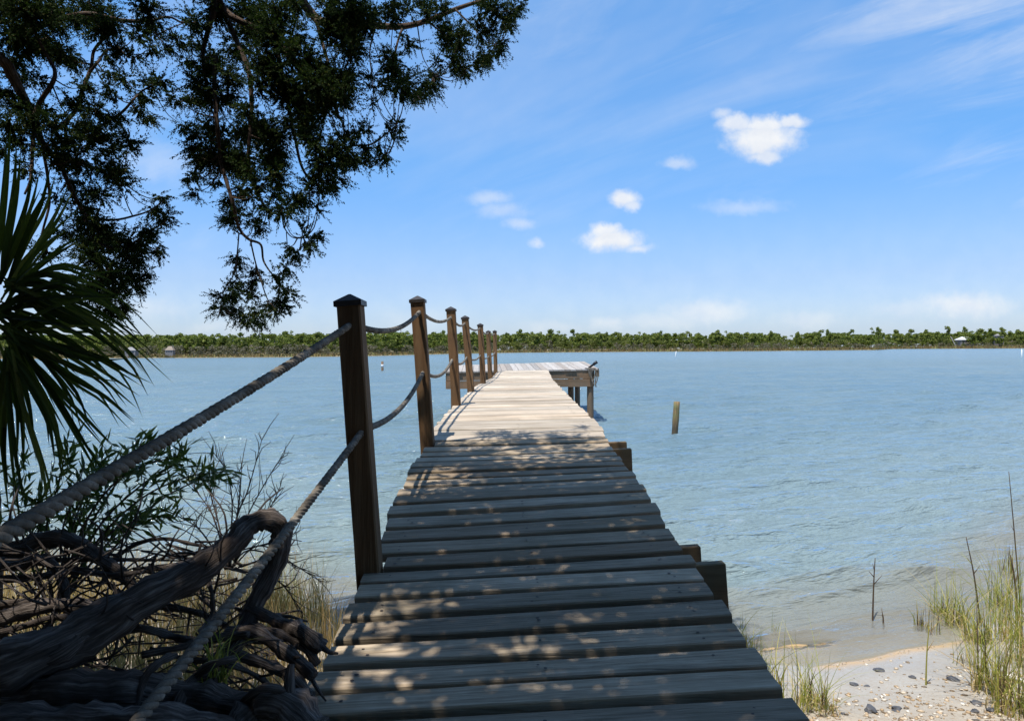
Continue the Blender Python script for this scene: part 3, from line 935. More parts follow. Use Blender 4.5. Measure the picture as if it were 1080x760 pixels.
def house(px, py0, py1, pxw, k, wallm, roofm, label, roofk=.5, gable=True):
    p, d = shore_base(np.array(float(px)), k); p = Vector(p)
    s = d / F; w = pxw * s; base = P(px, py0, d).z; top = P(px, py1, d).z
    base = min(base, top - 1.5); hr = (top - base) * roofk; hw = top - base - hr; dep = w * .7
    p.z = base
    t = thing('house', p, label, 'house')
    mb = MB(); g0 = float(g(p.x, p.y)) - .3
    mb.box((p.x, p.y, (g0 + base + hw) / 2), w, dep, base + hw - g0); wl = mb.build('wall', M[wallm], t)
    mb = MB(); z = base + hw + .003; e = 1.14
    vs = [(p.x - w / 2 * e, p.y - dep / 2 * e, z), (p.x + w / 2 * e, p.y - dep / 2 * e, z), (p.x + w / 2 * e, p.y + dep / 2 * e, z), (p.x - w / 2 * e, p.y + dep / 2 * e, z),
          (p.x - w * .2, p.y, z + hr), (p.x + w * .2, p.y, z + hr)]
    mb.add(vs, [(3, 2, 1, 0), (0, 1, 5, 4), (1, 2, 5), (2, 3, 4, 5), (3, 0, 4)]); mb.build('roof', M[roofm], t)
    for q in (-.28, .0, .28):
        mb = MB(); mb.box((p.x + q * w, p.y - dep / 2 - .02, base + hw * .5), w * .16, .06, max(.5, hw * .5)); mb.build('window', M['glass'], t)
house(139, 373, 365.8, 11, 1.015, 'wall', 'roof', 'grey roofed hut on the far shore behind the palm leaf tips', .5)
house(179.5, 372, 365, 8, 1.02, 'wall', 'tan_roof', 'small tan roofed hut on the far shore beside the grey one', .6)
house(1017, 361.5, 355.0, 14, 1.066, 'wall', 'white', 'white roofed house half hidden in trees beside a leaning dead trunk', .5)
house(1053, 357, 352.0, 8, 1.078, 'wall', 'roof', 'small grey roofed house high among trees above the thin white pole', .4)

def dead_trunk():
    p, d = shore_base(np.array(1006.5), 1.03); p = Vector(p)
    a = P(1007, 363, d); b = P(1002.5, 354.5, d); mb = MB()
    mb.tube([a + (a - b) * .4, a, a.lerp(b, .6), b], [.36, .33, .26, .12], 7)
    mb.tube([a.lerp(b, .6), a.lerp(b, .8) + Vector((.9, 0, .3))], [.14, .05], 5)
    o = mb.build('dead_tree', M['paletrunk'], None, True); tag(o, 'bare pale trunk leaning on the far shore beside the white house', 'tree')
    p, d = shore_base(np.array(423.), 1.2); p = Vector(p); top = P(423, 343, d)
    t = thing('radio_mast', p, 'thin grey radio mast rising above the wood between near railing posts', 'mast')
    mb = MB(); mb.tube([p, Vector((p.x, p.y, top.z * .6)), Vector((p.x, p.y, top.z))], [.16, .14, .07], 5); mb.build('mast', M['trunk'], t)
    for q in (.8, .9):
        mb = MB(); mb.box((p.x, p.y, p.z + (top.z - p.z) * q), 1.0, .08, .08); mb.build('crossarm', M['trunk'], t)
dead_trunk()

# ------------------------------------------------------------------ cedar tree
CA = """10,10,22 30,12,25 55,8,20 100,12,22 115,25,14 155,10,16 160,25,12 145,35,10 107,32,14 125,53,10 114,58,8 140,57,7 160,50,8 178,48,7 188,40,6
20,40,22 45,45,18 68,58,14 75,62,12 12,62,14 20,80,12 88,92,10 78,107,12 115,75,6 131,82,9 113,90,7 122,101,5 151,101,10 160,88,10 170,86,9 185,103,7 155,122,8 147,113,7
100,115,11 115,124,10 124,122,8 20,110,14 35,125,16 10,130,14 50,115,8 60,130,12 85,130,12 99,144,18 71,152,16 57,164,16 85,172,16 23,147,14 119,158,10 136,147,9 138,155,7
124,184,14 113,178,12 127,195,10 107,206,10 93,200,10 85,218,8 90,229,16 105,237,16 113,252,16 93,252,16 99,271,18 113,288,20 99,305,18 121,305,14 133,291,14 141,271,14
136,257,14 147,254,12 158,243,12 170,232,9 170,209,8 161,220,8 178,226,5 167,263,7 150,288,7 147,300,6 127,322,9 113,325,9 121,330,6 68,243,8 48,263,9 57,294,6 80,20,10 60,28,9
5,95,10 5,160,10 40,85,8 30,180,9 75,190,9 60,205,7"""
CB = """204,21,11 211,31,9 225,14,14 234,10,14 189,45,6 197,64,6 204,45,8 258,10,14 275,24,22 289,36,20 258,28,14 294,14,16 313,5,14 353,14,22 362,33,18 367,50,14 346,36,12 313,38,12
322,62,18 334,71,14 308,55,14 279,66,22 251,52,16 223,57,12 218,71,16 211,88,14 227,100,16 206,104,12 242,81,14 242,100,10 275,90,14 294,78,14 313,95,20 332,90,20 351,83,18 362,78,10
360,100,14 346,104,16 322,114,18 341,118,14 298,100,14 261,118,12 275,133,20 258,137,16 289,142,16 218,133,10 194,133,7 208,142,10 227,133,12 234,147,12 213,166,12 204,156,8 242,166,18
256,171,14 284,163,18 306,133,12 322,130,14 327,142,12 332,154,12 341,171,12 351,147,8 355,156,10 365,163,12 365,140,6 209,184,7 206,203,6 227,192,6 201,187,5 219,166,14 238,168,16
256,174,14 264,184,10 269,197,9 243,211,10 248,226,10 240,229,7 243,234,6 256,200,8 264,208,6 269,232,9 275,239,6 283,221,7 277,216,6 285,166,14 288,184,14 293,195,8 290,205,7 296,224,9
304,218,9 311,213,9 319,208,9 327,197,10 338,197,10 351,192,8 359,187,6 338,176,14 354,171,12 335,218,5 348,197,6 251,271,7 251,279,5 269,284,6 267,295,8 264,308,9 248,297,7 246,308,9
235,313,8 233,324,9 246,324,9 256,332,7 262,339,6 272,329,9 275,339,5 285,321,8 296,316,7 304,308,5 301,321,5 290,329,5 293,292,7 296,303,4 301,282,8 311,268,7 306,260,6 319,241,4
325,255,7 335,247,6 327,260,5 373,13,22 392,16,14 368,39,16 373,50,10 389,29,8 415,18,12 431,10,8 413,5,10 449,13,8 447,5,10 465,8,10 465,24,6 473,34,12 484,45,13 470,45,9 486,37,9
478,63,9 489,74,10 484,71,8 502,66,8 513,58,11 523,50,9 528,45,6 515,32,10 507,37,7 502,21,7 523,11,12 534,18,11 542,11,8 549,5,7 536,26,7 513,5,9 431,45,9 413,63,14 415,76,12 428,87,13
423,95,12 436,100,9 447,97,9 457,90,8 460,79,9 463,66,6 449,87,8 407,90,8 392,82,6 394,92,5 394,108,5 368,79,10 363,92,10 362,105,8 386,134,6 376,137,7 370,147,7 389,158,7 399,153,6
410,137,6 418,132,5 418,145,5 368,168,8 376,168,8 389,168,7 402,168,6 407,163,4"""
def plist(s): return np.array([[float(q) for q in t.split(',')] for t in s.split()])

# branch polylines: (px, py) nodes, depth start/end, radius start/end (m)
BR_B = [
    ([(313, -40), (318, -2), (333, 19), (346, 24), (390, 27), (425, 28), (450, 22), (480, 10), (508, 1), (530, -4)], 4.6, 4.8, .032, .008),
    ([(222, -40), (226, 5), (220, 30), (214, 58), (218, 90)], 4.3, 4.4, .022, .008),
    ([(226, -10), (236, 10), (252, 22), (290, 40), (315, 75), (330, 105)], 4.3, 4.5, .026, .007),
    ([(228, 60), (226, 90), (229, 130), (233, 170), (245, 212), (252, 240), (262, 252), (275, 258), (278, 275), (287, 289), (296, 296)], 4.3, 4.4, .014, .003),
    ([(264, 253), (269, 275), (276, 298), (282, 315), (290, 325)], 4.4, 4.4, .005, .0025),
    ([(252, 246), (250, 268), (246, 290), (237, 305), (233, 322)], 4.4, 4.4, .004, .002),
    ([(333, 20), (340, 45), (347, 72), (352, 110), (362, 132), (363, 152)], 4.6, 4.5, .012, .004),
    ([(240, 22), (262, 75), (265, 120), (262, 165), (268, 195), (283, 222), (297, 226)], 4.4, 4.4, .016, .004),
    ([(290, 40), (300, 90), (310, 140), (318, 175), (330, 190), (352, 190)], 4.5, 4.5, .014, .004),
    ([(297, 226), (300, 240), (308, 250), (320, 251), (333, 248)], 4.4, 4.4, .004, .002),
    ([(302, 245), (303, 262), (302, 282), (295, 298)], 4.4, 4.4, .003, .002),
    ([(310, 140), (330, 152), (350, 160), (370, 154), (392, 152), (410, 139), (419, 131)], 4.5, 4.6, .009, .003),
    ([(362, 152), (375, 165), (392, 167), (406, 165)], 4.5, 4.5, .005, .002),
    ([(425, 28), (418, 50), (415, 76), (425, 95), (440, 99)], 4.7, 4.7, .008, .003),
    ([(396, 28), (390, 55), (393, 85), (394, 106)], 4.7, 4.6, .005, .002),
    ([(450, 22), (466, 35), (480, 50), (490, 73)], 4.75, 4.8, .006, .003),
    ([(480, 10), (500, 30), (514, 45), (527, 46)], 4.8, 4.8, .006, .002),
    ([(508, 1), (525, 12), (545, 9)], 4.8, 4.8, .006, .002),
    ([(440, 26), (446, 60), (458, 80)], 4.7, 4.7, .004, .002)]
BR_A = [
    ([(-60, 20), (0, 62), (12, 78), (24, 102), (36, 126), (44, 150), (62, 168), (88, 172)], 3.7, 3.9, .034, .012),
    ([(36, 126), (42, 108), (54, 90), (58, 75), (49, 58), (40, 42)], 3.7, 3.7, .014, .007),
    ([(62, 135), (72, 126), (82, 112), (88, 92), (96, 72), (99, 54), (110, 40)], 3.9, 3.9, .013, .008),
    ([(95, 76), (103, 66), (112, 54), (125, 50)], 3.9, 3.9, .008, .004),
    ([(90, 140), (108, 132), (128, 119), (140, 106), (150, 96), (165, 88)], 4.0, 4.0, .011, .004),
    ([(88, 172), (105, 180), (125, 190)], 3.9, 3.9, .009, .003),
    ([(62, 168), (75, 200), (90, 228), (100, 255), (105, 285), (112, 315)], 3.8, 3.8, .013, .004),
    ([(90, 228), (118, 232), (140, 228), (158, 222), (172, 212)], 3.8, 3.8, .007, .003),
    ([(100, 255), (125, 262), (150, 250), (170, 236)], 3.8, 3.8, .007, .003),
    ([(20, 40), (50, 25), (90, 15), (130, 22), (160, 22)], 3.8, 4.0, .02, .008),
    ([(160, 22), (178, 18), (192, 24), (206, 24)], 4.0, 4.2, .007, .004),
    ([(36, 126), (34, 165), (32, 190), (26, 205)], 3.7, 3.6, .012, .005),
    ([(44, 150), (50, 185), (52, 215), (44, 250), (50, 265)], 3.7, 3.7, .008, .004),
    ([(165, 37), (180, 30), (200, 22)], 4.0, 4.2, .004, .003)]

# trunk stands out of the frame beside the bank
tx, ty = -2.75, 1.5
cedar = thing('cedar_tree', (tx, ty, float(g(tx, ty))), 'dark feathery cedar leaning over the bank with drooping boughs against the sky', 'tree')
def make_cedar():
    gz = float(g(tx, ty))
    mb = MB()
    pts = smoothline([(tx, ty, gz - .2, .24), (tx + .05, ty + .1, gz + 1.0, .19), (tx + .18, ty + .35, gz + 2.2, .16), (tx + .30, ty + .55, gz + 3.6, .12), (tx + .4, ty + .6, gz + 5.2, .05)], 22)
    mb.tube([Vector(p[:3]) for p in pts], [p[3] for p in pts], 12, wob=.06)
    mb.build('trunk', M['bark'], cedar, True)
    segs = []   # sampled branch points for hooking twigs
    def limb(nodes, n=24):
        pts = smoothline(nodes, n)
        b = MB(); b.tube([Vector(p[:3]) for p in pts], [p[3] for p in pts], 8, wob=.05)
        b.build('limb', M['bark'], cedar, True); segs.append(pts)
    # limbs from the trunk, above the frame
    q = P(313, -40, 4.3); limb([(tx + .2, ty + .4, gz + 2.5, .11), (-2.3, 2.7, 4.35, .09), (-1.9, 3.7, 4.5, .06), (q.x, q.y, q.z, .034)])
    q = P(222, -40, 4.0); limb([(tx + .2, ty + .4, gz + 2.3, .10), (-2.35, 2.9, 4.1, .07), (q.x, q.y, q.z, .03)])
    q = P(-60, 20, 3.7); limb([(tx + .1, ty + .25, gz + 1.7, .10), (-2.75, 2.6, 3.1, .06), (q.x, q.y, q.z, .036)])
    limb([(tx + .25, ty + .5, gz + 3.1, .10), (-1.9, 2.2, 4.4, .07), (-.9, 2.6, 4.75, .045), (.1, 2.9, 4.7, .02), (.6, 3.0, 4.6, .008)])
    limb([(tx + .2, ty + .4, gz + 2.6, .09), (-1.9, 1.5, 4.0, .06), (-.8, 1.2, 4.3, .04), (.3, 1.1, 4.3, .012)])
    limb([(tx + .3, ty + .5, gz + 3.3, .09), (-1.8, 3.0, 4.9, .06), (-.8, 3.7, 5.1, .035), (.1, 4.1, 4.9, .012)])
    limb([(tx + .1, ty + .2, gz + 2.2, .09), (-1.9, .3, 3.7, .06), (-.7, -.4, 4.0, .03), (.3, -.7, 4.0, .01)])
    small = MB()
    for lst in (BR_B, BR_A):
        for nodes, d0, d1, r0, r1 in lst:
            m_ = len(nodes); nn = []
            for i, (x, y) in enumerate(nodes):
                t = i / (m_ - 1); p = P(x, y, d0 + (d1 - d0) * t + U(-.06, .06) - (.3 if lst is BR_B else 0)); nn.append((p.x, p.y, p.z, r0 + (r1 - r0) * t))
            pts = smoothline(nn, m_ * 5)
            small.tube([Vector(p[:3]) for p in pts], [max(.0015, p[3]) for p in pts], 6, wob=.05); segs.append(pts)
    # foliage clumps in view
    A = plist(CA); B = plist(CB)
    cl = []
    for arr, d0 in ((A, 3.85), (B, 4.2)):
        for x, y, r in arr:
            dpt = d0 + (.15 if x > 430 else (-.25 if x > 285 else 0)) + rng.uniform(-.28, .28) * (1 if r > 7 else .4)
            c = PN(x, y, dpt); cl.append((c, r * dpt / F, dpt))
    SP = np.vstack([s[:, :3] for s in segs])
    orig, axis, leng = [], [], []
    for c, r, dpt in cl:
        j = np.argmin(np.linalg.norm(SP - c, axis=1)); h = SP[j]
        gap = np.linalg.norm(c - h)
        if gap > .03:
            mid = (c + h) / 2 + np.array([0, 0, -.15 * gap]) + rng.normal(0, .03, 3) * gap
            pts = smoothline([tuple(h), tuple(mid), tuple(c)], 8)
            small.tube([Vector(p) for p in pts], list(np.linspace(.004, .0015, 8)), 4)
        n = int(12 + 7500 * r * r + 170000 * r ** 3)
        q = randdir(n) * (rng.uniform(0, 1, (n, 1)) ** .75) * r * np.array([.8, 1.5, .8])
        o = c + q
        ax = norm(q * 1.4 / r + randdir(n) * .7 + np.array([0, 0, -.45]) + norm(c - h) * .5)
        orig.append(o); axis.append(ax); leng.append(rng.uniform(.03, .065, n) * (1 + .7 * (np.linalg.norm(q, axis=1) > .62 * r)))
        # few fine twigs inside
        for k in range(max(2, n // 9)):
            e = o[rng.integers(n)]
            small.tube([Vector(c), Vector((c + e) / 2 + rng.normal(0, .008, 3)), Vector(e)], [.002, .0016, .001], 3, cap=False)
    orig = np.vstack(orig); axis = np.vstack(axis); leng = np.concatenate(leng)
    parts = []
    K = 16
    perp = norm(np.cross(axis, randdir(len(axis)))); perp2 = np.cross(axis, perp)
    for k in range(K):
        t = (k + .5) / K; a = 2.4 * k
        dirv = axis * (1.0 if k < K - 1 else 3) + (perp * math.cos(a) + perp2 * math.sin(a)) * rng.uniform(.45, .9, (len(axis), 1))
        ln = rng.uniform(.011, .022, len(axis)) * (1.1 - .4 * t)
        parts.append(diamonds(orig + axis * (leng * t)[:, None], dirv, ln, ln * rng.uniform(.34, .55, len(axis))))
    # the crown overhead that shades the walkway (larger tufts)
    n = 12500
    X = rng.uniform(-5.0, 3.2, n); Y = rng.uniform(-3.2, 4.55, n); Z = 1.8 + np.maximum(.54 * np.maximum(Y, 0) + .22, 1.7) + rng.uniform(0, 1.7, n)
    keep = (X < .36 + .14 * np.sin(Y * 2.3) - .06 * np.maximum(Y - 3.4, 0) + 2.6 * (1 - sstep(.5, 1.5, Y))) & (Y < 3.85 + .2 * np.sin(X * 3.1 + 1)) & ~((X < -1.2) & (Y > 3.1) & (Z < 1.8 + .6 * Y + .3) & (rng.uniform(0, 1, n) < .3))
    keep &= (X > -1.0) | (Y < 2.5 + .3 * np.sin(X * 4))
    # open pockets where sun flecks come through
    for (hx, hy, hr) in OPEN:
        keep &= ((X + .18 * (Z - 1.2) - hx) ** 2 + (Y + .2 * (Z - 1.2) - hy) ** 2) > hr * hr
    o2 = np.stack([X, Y, Z], 1)[keep]; m_ = len(o2)
    K2 = 38
    for k in range(K2):
        q = randdir(m_) * rng.uniform(.02, .17, (m_, 1))
        dirv = norm(q + randdir(m_) * .05 + np.array([0, 0, -.03]))
        ln = rng.uniform(.06, .115, m_)
        parts.append(diamonds(o2 + q, dirv, ln, ln * .36))
    V, Fc = merge(parts)
    small.build('branchwork', M['bark'], cedar, True)
    o = link_mesh('crown', V, Fc, M['cedar'], cedar)
    print('cedar faces', len(Fc))
OPEN = [(.0, 1.95, .10), (-.38, 2.3, .14), (-.92, 2.1, .30), (-1.35, 1.85, .29), (-.62, 1.95, .27), (.05, 2.6, .07), (.3, 3.1, .08),
        (-.4, 3.9, .15), (-.2, 3.75, .12), (.42, 3.55, .10), (.0, 4.05, .12), (.35, 4.2, .17), (.15, 4.45, .15), (-.25, 4.4, .13), (.5, 4.55, .16), (-.1, 4.7, .13), (.3, 4.75, .12)]
make_cedar()

# unseen trees added behind and beside the camera to cut sky fill
def added_shade_wood():
    parts = []; tb = MB()
    for (x, y, h, w) in ((-9.5, -5, 9, .62), (-6, -6.2, 10, .6), (-2.6, -5.6, 9, .62), (.6, -6.4, 10, .6), (3.8, -5.6, 9, .62), (7.6, -6.5, 9, .5), (-4.5, -9, 12, .6), (2, -10, 12, .6),
                         (-7.6, .2, 7.5, .5), (-9.4, 4.0, 7, .5), (-8.6, -2.6, 9, .55), (-10.5, 1.5, 9, .55), (-13, 0, 11, .6)):
        z = float(g(x, y))
        for k in range(3):
            V, Fc = OAKS[rp.integers(4)]; a = rp.uniform(0, 6); ca, sa = math.cos(a), math.sin(a)
            W = np.stack([V[:, 0] * ca - V[:, 1] * sa, V[:, 0] * sa + V[:, 1] * ca, V[:, 2]], 1)
            parts.append((W * np.array([h * w, h * w, h]) + np.array([x, y, z]), Fc))
        tb.tube([(x, y, z - .2), (x + .2, y, z + h * .4), (x - .1, y, z + h * .8)], [.22, .16, .06], 8)
    V, Fc = merge(parts); n0 = len(V); tv = np.array([list(q) for q in tb.v])
    quads = np.array([f for f in tb.f if len(f) == 4]) + n0
    o = link_mesh('added_shade_trees', np.vstack([V, tv]), np.vstack([Fc, quads]), [M['cedar'], M['trunk']], midx=np.concatenate([np.zeros(len(Fc)), np.ones(len(quads))]))
    tag(o, 'unseen leafy trees added behind and beside the walkway to block skylight', 'woodland', kind='stuff')
added_shade_wood()

# ------------------------------------------------------------------ palm
def blade(mb, pts, w, seg=10, mi=0, fold=.35):
    c = smoothline(pts, seg + 1)
    n = len(c); vs = []; fs = []
    for i in range(n):
        t = c[min(i + 1, n - 1)] - c[max(i - 1, 0)]; t = t / np.linalg.norm(t)
        s = np.cross(t, [0.25, -.9, .35]); s /= max(np.linalg.norm(s), 1e-6); u = np.cross(s, t)
        q = i / (n - 1); ww = w / 2 * min(1, .45 + q * 3) * (1 - q ** 2.2 * .97)
        vs += [Vector(c[i] - s * ww + u * ww * fold), Vector(c[i]), Vector(c[i] + s * ww + u * ww * fold)]
    for i in range(n - 1):
        for j in (0, 1): fs.append((i * 3 + j, i * 3 + j + 1, i * 3 + 4 + j, i * 3 + 3 + j))
    mb.add(vs, fs, mi)

def make_palm():
    pc = P(-38, 330, 2.75)
    gz = float(g(pc.x, pc.y))
    palm = thing('palm', (pc.x, pc.y, gz), 'palm with long narrow drooping leaf blades at the edge under the cedar', 'palm')
    mb = MB(); zs = np.linspace(gz - .2, pc.z, 16)
    mb.tube([Vector((pc.x + .02 * math.sin(z * 3), pc.y, z)) for z in zs], [.10 + .012 * (i % 2) for i in range(16)], 12, wob=.05)
    mb.build('trunk', M['bark'], palm)
    fr = [
        # hub, depth, list of tip paths
        ((8, 300), 2.6, [[(60, 281), (92, 286), (118, 296)], [(50, 298), (100, 328), (150, 353)], [(65, 313), (115, 335), (170, 379)], [(60, 300), (105, 318), (140, 338)],
                         [(55, 330), (100, 352), (136, 382), (156, 417)], [(60, 345), (95, 350), (130, 350)], [(45, 290), (80, 300), (120, 322), (160, 366)], [(50, 318), (90, 340), (128, 372)],
                         [(60, 322), (110, 345), (150, 392)]]),
        ((12, 352), 2.5, [[(75, 368), (115, 381), (150, 402)], [(75, 398), (110, 418), (142, 446)], [(60, 420), (85, 460), (108, 497)], [(55, 405), (90, 440), (122, 472)],
                          [(70, 385), (105, 402), (128, 432)], [(45, 425), (62, 462), (74, 500)], [(80, 375), (118, 398), (148, 418)], [(65, 372), (100, 380), (135, 378)]]),
        ((10, 372), 2.45, [[(30, 420), (38, 486)], [(15, 470), (26, 534)], [(5, 470), (10, 522)], [(45, 430), (52, 470)], [(22, 430), (25, 500)], [(-5, 450), (-8, 520)], [(36, 405), (58, 452), (66, 512)],
                           [(0, 430), (4, 500)], [(28, 440), (46, 500), (50, 540)]]),
        ((-5, 330), 2.6, [[(-40, 360), (-80, 420)], [(30, 318), (75, 322), (100, 335)], [(35, 340), (85, 366), (120, 400)], [(30, 310), (60, 303), (100, 310)], [(35, 362), (78, 410), (95, 450)]])]
    for hub, d, lst in fr:
        mb = MB()
        for path in lst:
            for rep in range(3):
                jx, jy, jd = U(-6, 6) * rep, U(-9, 9) * rep, U(-.16, .16)
                nodes = [tuple(P(hub[0] + U(-5, 5), hub[1] + U(-7, 7), d + U(-.06, .06)))]
                for i, (x, y) in enumerate(path):
                    q = (i + 1) / len(path); nodes.append(tuple(P(x + jx * q * 1.4, y + jy * q * 1.4, d + jd * q)))
                blade(mb, nodes, U(.013, .023) * (1 if rep == 0 else .75))
        mb.build('frond', M['palm'], palm)
    mb = MB()
    for path in [[(12, 305), (38, 262), (58, 228), (72, 196)], [(0, 300), (16, 262), (32, 222), (42, 180)], [(-6, 290), (1, 240), (5, 190), (7, 140)], [(-8, 310), (10, 275), (30, 235), (46, 205)],
                 [(6, 300), (30, 270), (52, 248), (70, 232)], [(2, 295), (10, 250), (18, 205), (22, 160)], [(10, 310), (44, 280), (70, 262), (92, 250)], [(-10, 300), (-6, 240), (-8, 180)], [(8, 300), (28, 250), (44, 215), (54, 172)]]:
        for rep in range(2):
            jx, jy = U(-9, 9) * rep, U(-14, 14) * rep; d1 = 2.72 + U(-.15, .35)
            blade(mb, [tuple(P(x + jx * i / 3, y + jy * i / 3, 2.68 + (d1 - 2.68) * i / 3)) for i, (x, y) in enumerate(path)], U(.018, .027))
    mb.build('frond', M['palm'], palm)
    mb = MB()
    for q in range(34):        # stiff narrow blades radiating from the heart
        a = U(-1.15, 1.35); ln = U(95, 165); x0, y0 = U(-12, 12), U(315, 365); dz = U(-.25, .25)
        x1, y1 = x0 + math.cos(a) * ln, y0 + math.sin(a) * ln * .85; sag = U(2, 16)
        blade(mb, [tuple(P(x0, y0, 2.6)), tuple(P((x0 + x1) / 2, (y0 + y1) / 2 - sag * .5, 2.6 + dz * .5)), tuple(P(x1, y1 + sag, 2.6 + dz))], U(.011, .018))
    mb.build('frond', M['palm'], palm)
make_palm()

# ------------------------------------------------------------------ root tangle
def make_roots():
    c = P(130, 700, 2.0)
    root = thing('root_tangle', (c.x, c.y, float(g(c.x, c.y))), 'dark tangle of exposed dead roots and limbs on the bank beside the walkway', 'dead roots')
    def R(nodes, d0, d1, r0, r1, n=10, wob=.22, seg=6, dj=.03):
        m_ = len(nodes); nn = []
        for i, (x, y) in enumerate(nodes):
            t = i / (m_ - 1); p = P(x, y, d0 + (d1 - d0) * t + U(-dj, dj)); nn.append((p.x, p.y, p.z, r0 + (r1 - r0) * t))
        pts = smoothline(nn, m_ * seg)
        jag = 1.; rr = []
        for i, p in enumerate(pts):
            jag = .6 * jag + .4 * U(.72, 1.25); rr.append(max(.0018, p[3] * .88 * jag * (1 + .08 * math.sin(i * .9 + nodes[0][0]))))
        b = MB(); b.tube([Vector(p[:3]) for p in pts], rr, n, wob=wob)
        for q in range(random.randint(0, 2)):          # broken side shoots
            i = random.randrange(2, len(pts) - 1); t = norm(pts[i][:3] - pts[i - 1][:3]); e = norm(t * .8 + rng.normal(size=3) * .7); ln = U(.04, .16)
            a = pts[i][:3]; b.tube([Vector(a), Vector(a + e * ln * .5 + rng.normal(0, .008, 3)), Vector(a + e * ln)], [rr[i] * .45, rr[i] * .3, rr[i] * .16], 6, wob=.15)
        return b.build('root', M['root'], root, True)
    # the big bent limb
    nodes = [(-30, 720), (40, 692), (95, 665), (150, 632), (205, 603), (240, 578), (260, 556), (276, 548), (291, 551), (297, 566), (292, 590), (280, 615), (268, 638), (258, 662), (240, 690), (215, 720)]
    rad = [.062, .060, .054, .047, .040, .034, .031, .030, .029, .029, .028, .028, .026, .024, .028, .030]
    dep = [1.75, 1.78, 1.85, 1.92, 2.0, 2.05, 2.1, 2.12, 2.14, 2.15, 2.16, 2.15, 2.13, 2.1, 2.05, 1.98]
    pts = smoothline([(*P(x, y, d), r) for (x, y), r, d in zip(nodes, rad, dep)], 90)
    b = MB(); b.tube([Vector(p[:3]) for p in pts], [p[3] * (1 + .06 * math.sin(i * .6) + .05 * math.sin(i * 1.7 + 1)) for i, p in enumerate(pts)], 16, wob=.16)
    b.build('limb', M['root'], root, True)
    for a in ([(262, 640), (282, 650), (303, 660), (322, 668), (340, 683)], 2.12, 2.05, .022, .026), \
             ([(258, 655), (290, 668), (318, 680), (336, 700)], 2.1, 2.0, .014, .012), \
             ([(240, 668), (270, 668), (305, 690), (331, 712)], 2.05, 1.95, .020, .020), \
             ([(250, 690), (280, 700), (305, 712), (328, 735)], 1.95, 1.9, .016, .018), \
             ([(-40, 742), (30, 736), (100, 732), (170, 734), (230, 742), (290, 760), (330, 800)], 1.75, 1.8, .07, .045), \
             ([(-40, 775), (40, 768), (120, 766), (200, 770), (260, 790)], 1.6, 1.65, .06, .045), \
             ([(330, 775), (300, 748), (270, 752), (245, 775)], 1.7, 1.68, .055, .045), \
             ([(245, 775), (255, 742), (280, 725), (310, 735), (322, 760)], 1.72, 1.7, .012, .010), \
             ([(-20, 588), (20, 578), (50, 568), (80, 572), (110, 592), (135, 612), (150, 640)], 2.5, 2.3, .035, .020), \
             ([(-20, 590), (30, 592), (70, 590), (120, 590), (165, 590)], 2.35, 2.4, .014, .006), \
             ([(-20, 612), (40, 608), (80, 602), (120, 606), (165, 600), (205, 590)], 2.3, 2.3, .015, .006), \
             ([(-20, 596), (20, 596), (40, 590), (60, 600), (72, 640), (78, 680)], 2.3, 2.2, .02, .014), \
             ([(-20, 655), (10, 650), (40, 640), (75, 638), (100, 642), (130, 655)], 2.1, 2.0, .028, .018), \
             ([(-20, 640), (30, 634), (55, 634), (90, 640)], 2.15, 2.1, .014, .008), \
             ([(115, 592), (145, 573), (175, 568), (205, 574), (232, 580), (255, 596)], 2.4, 2.4, .008, .005), \
             ([(140, 600), (180, 596), (205, 600), (228, 606)], 2.35, 2.3, .007, .004), \
             ([(110, 660), (150, 662), (180, 670), (215, 676), (250, 668)], 1.95, 1.95, .012, .010), \
             ([(150, 690), (190, 682), (225, 672), (262, 668)], 1.9, 1.95, .011, .008), \
             ([(220, 612), (224, 630), (222, 650), (208, 668)], 2.1, 2.0, .008, .006), \
             ([(145, 640), (180, 640), (215, 648), (240, 660)], 2.2, 2.15, .012, .008), \
             ([(200, 695), (240, 700), (270, 712), (290, 728)], 1.9, 1.85, .010, .007), \
             ([(140, 760), (150, 720), (165, 700), (185, 690)], 1.72, 1.8, .014, .009), \
             ([(60, 640), (50, 660), (30, 672), (0, 680)], 2.1, 2.0, .010, .006), \
             ([(160, 605), (162, 590), (170, 580)], 2.15, 2.15, .006, .003), \
             ([(110, 610), (125, 625), (145, 640), (165, 655)], 2.3, 2.2, .007, .004), \
             ([(248, 640), (260, 648), (275, 660), (300, 665)], 2.2, 2.1, .007, .005), \
             ([(185, 760), (190, 735), (205, 715), (225, 700), (248, 694)], 1.75, 1.85, .016, .010), \
             ([(232, 760), (228, 730), (226, 700), (232, 680)], 1.78, 1.9, .008, .006), \
             ([(-20, 690), (20, 700), (60, 690), (90, 668)], 1.75, 1.8, .035, .025), \
             ([(-20, 672), (25, 660), (60, 650), (95, 660)], 2.05, 1.95, .012, .007):
        R(*a)
    # fine dead twigs woven through
    tw = MB()
    for k in range(380):
        x = U(-20, 300); y = U(570, 740) if U(0, 1) < .75 else U(570, 640); d = U(1.9, 2.7)
        if x > 250 and y < 640: continue
        ang = random.gauss(0, .55) + (PI if U(0, 1) < .5 else 0); ln = U(30, 110)
        nodes = [(x, y)]
        for i in range(3):
            ang += random.gauss(0, .35); nodes.append((nodes[-1][0] + math.cos(ang) * ln / 3, nodes[-1][1] + math.sin(ang) * ln / 3))
        nodes = [(min(a, 318), b) for a, b in nodes]
        pts = smoothline([tuple(P(a, b, d + i * U(-.06, .06))) for i, (a, b) in enumerate(nodes)], 9)
        r = U(.0014, .0050)
        tw.tube([Vector(p) for p in pts], list(np.linspace(r, r * .45, 9)), 5, wob=.05)
    tw.build('twig_tangle', M['root'], root, True)
    # strands of hanging bark
    return root
make_roots()

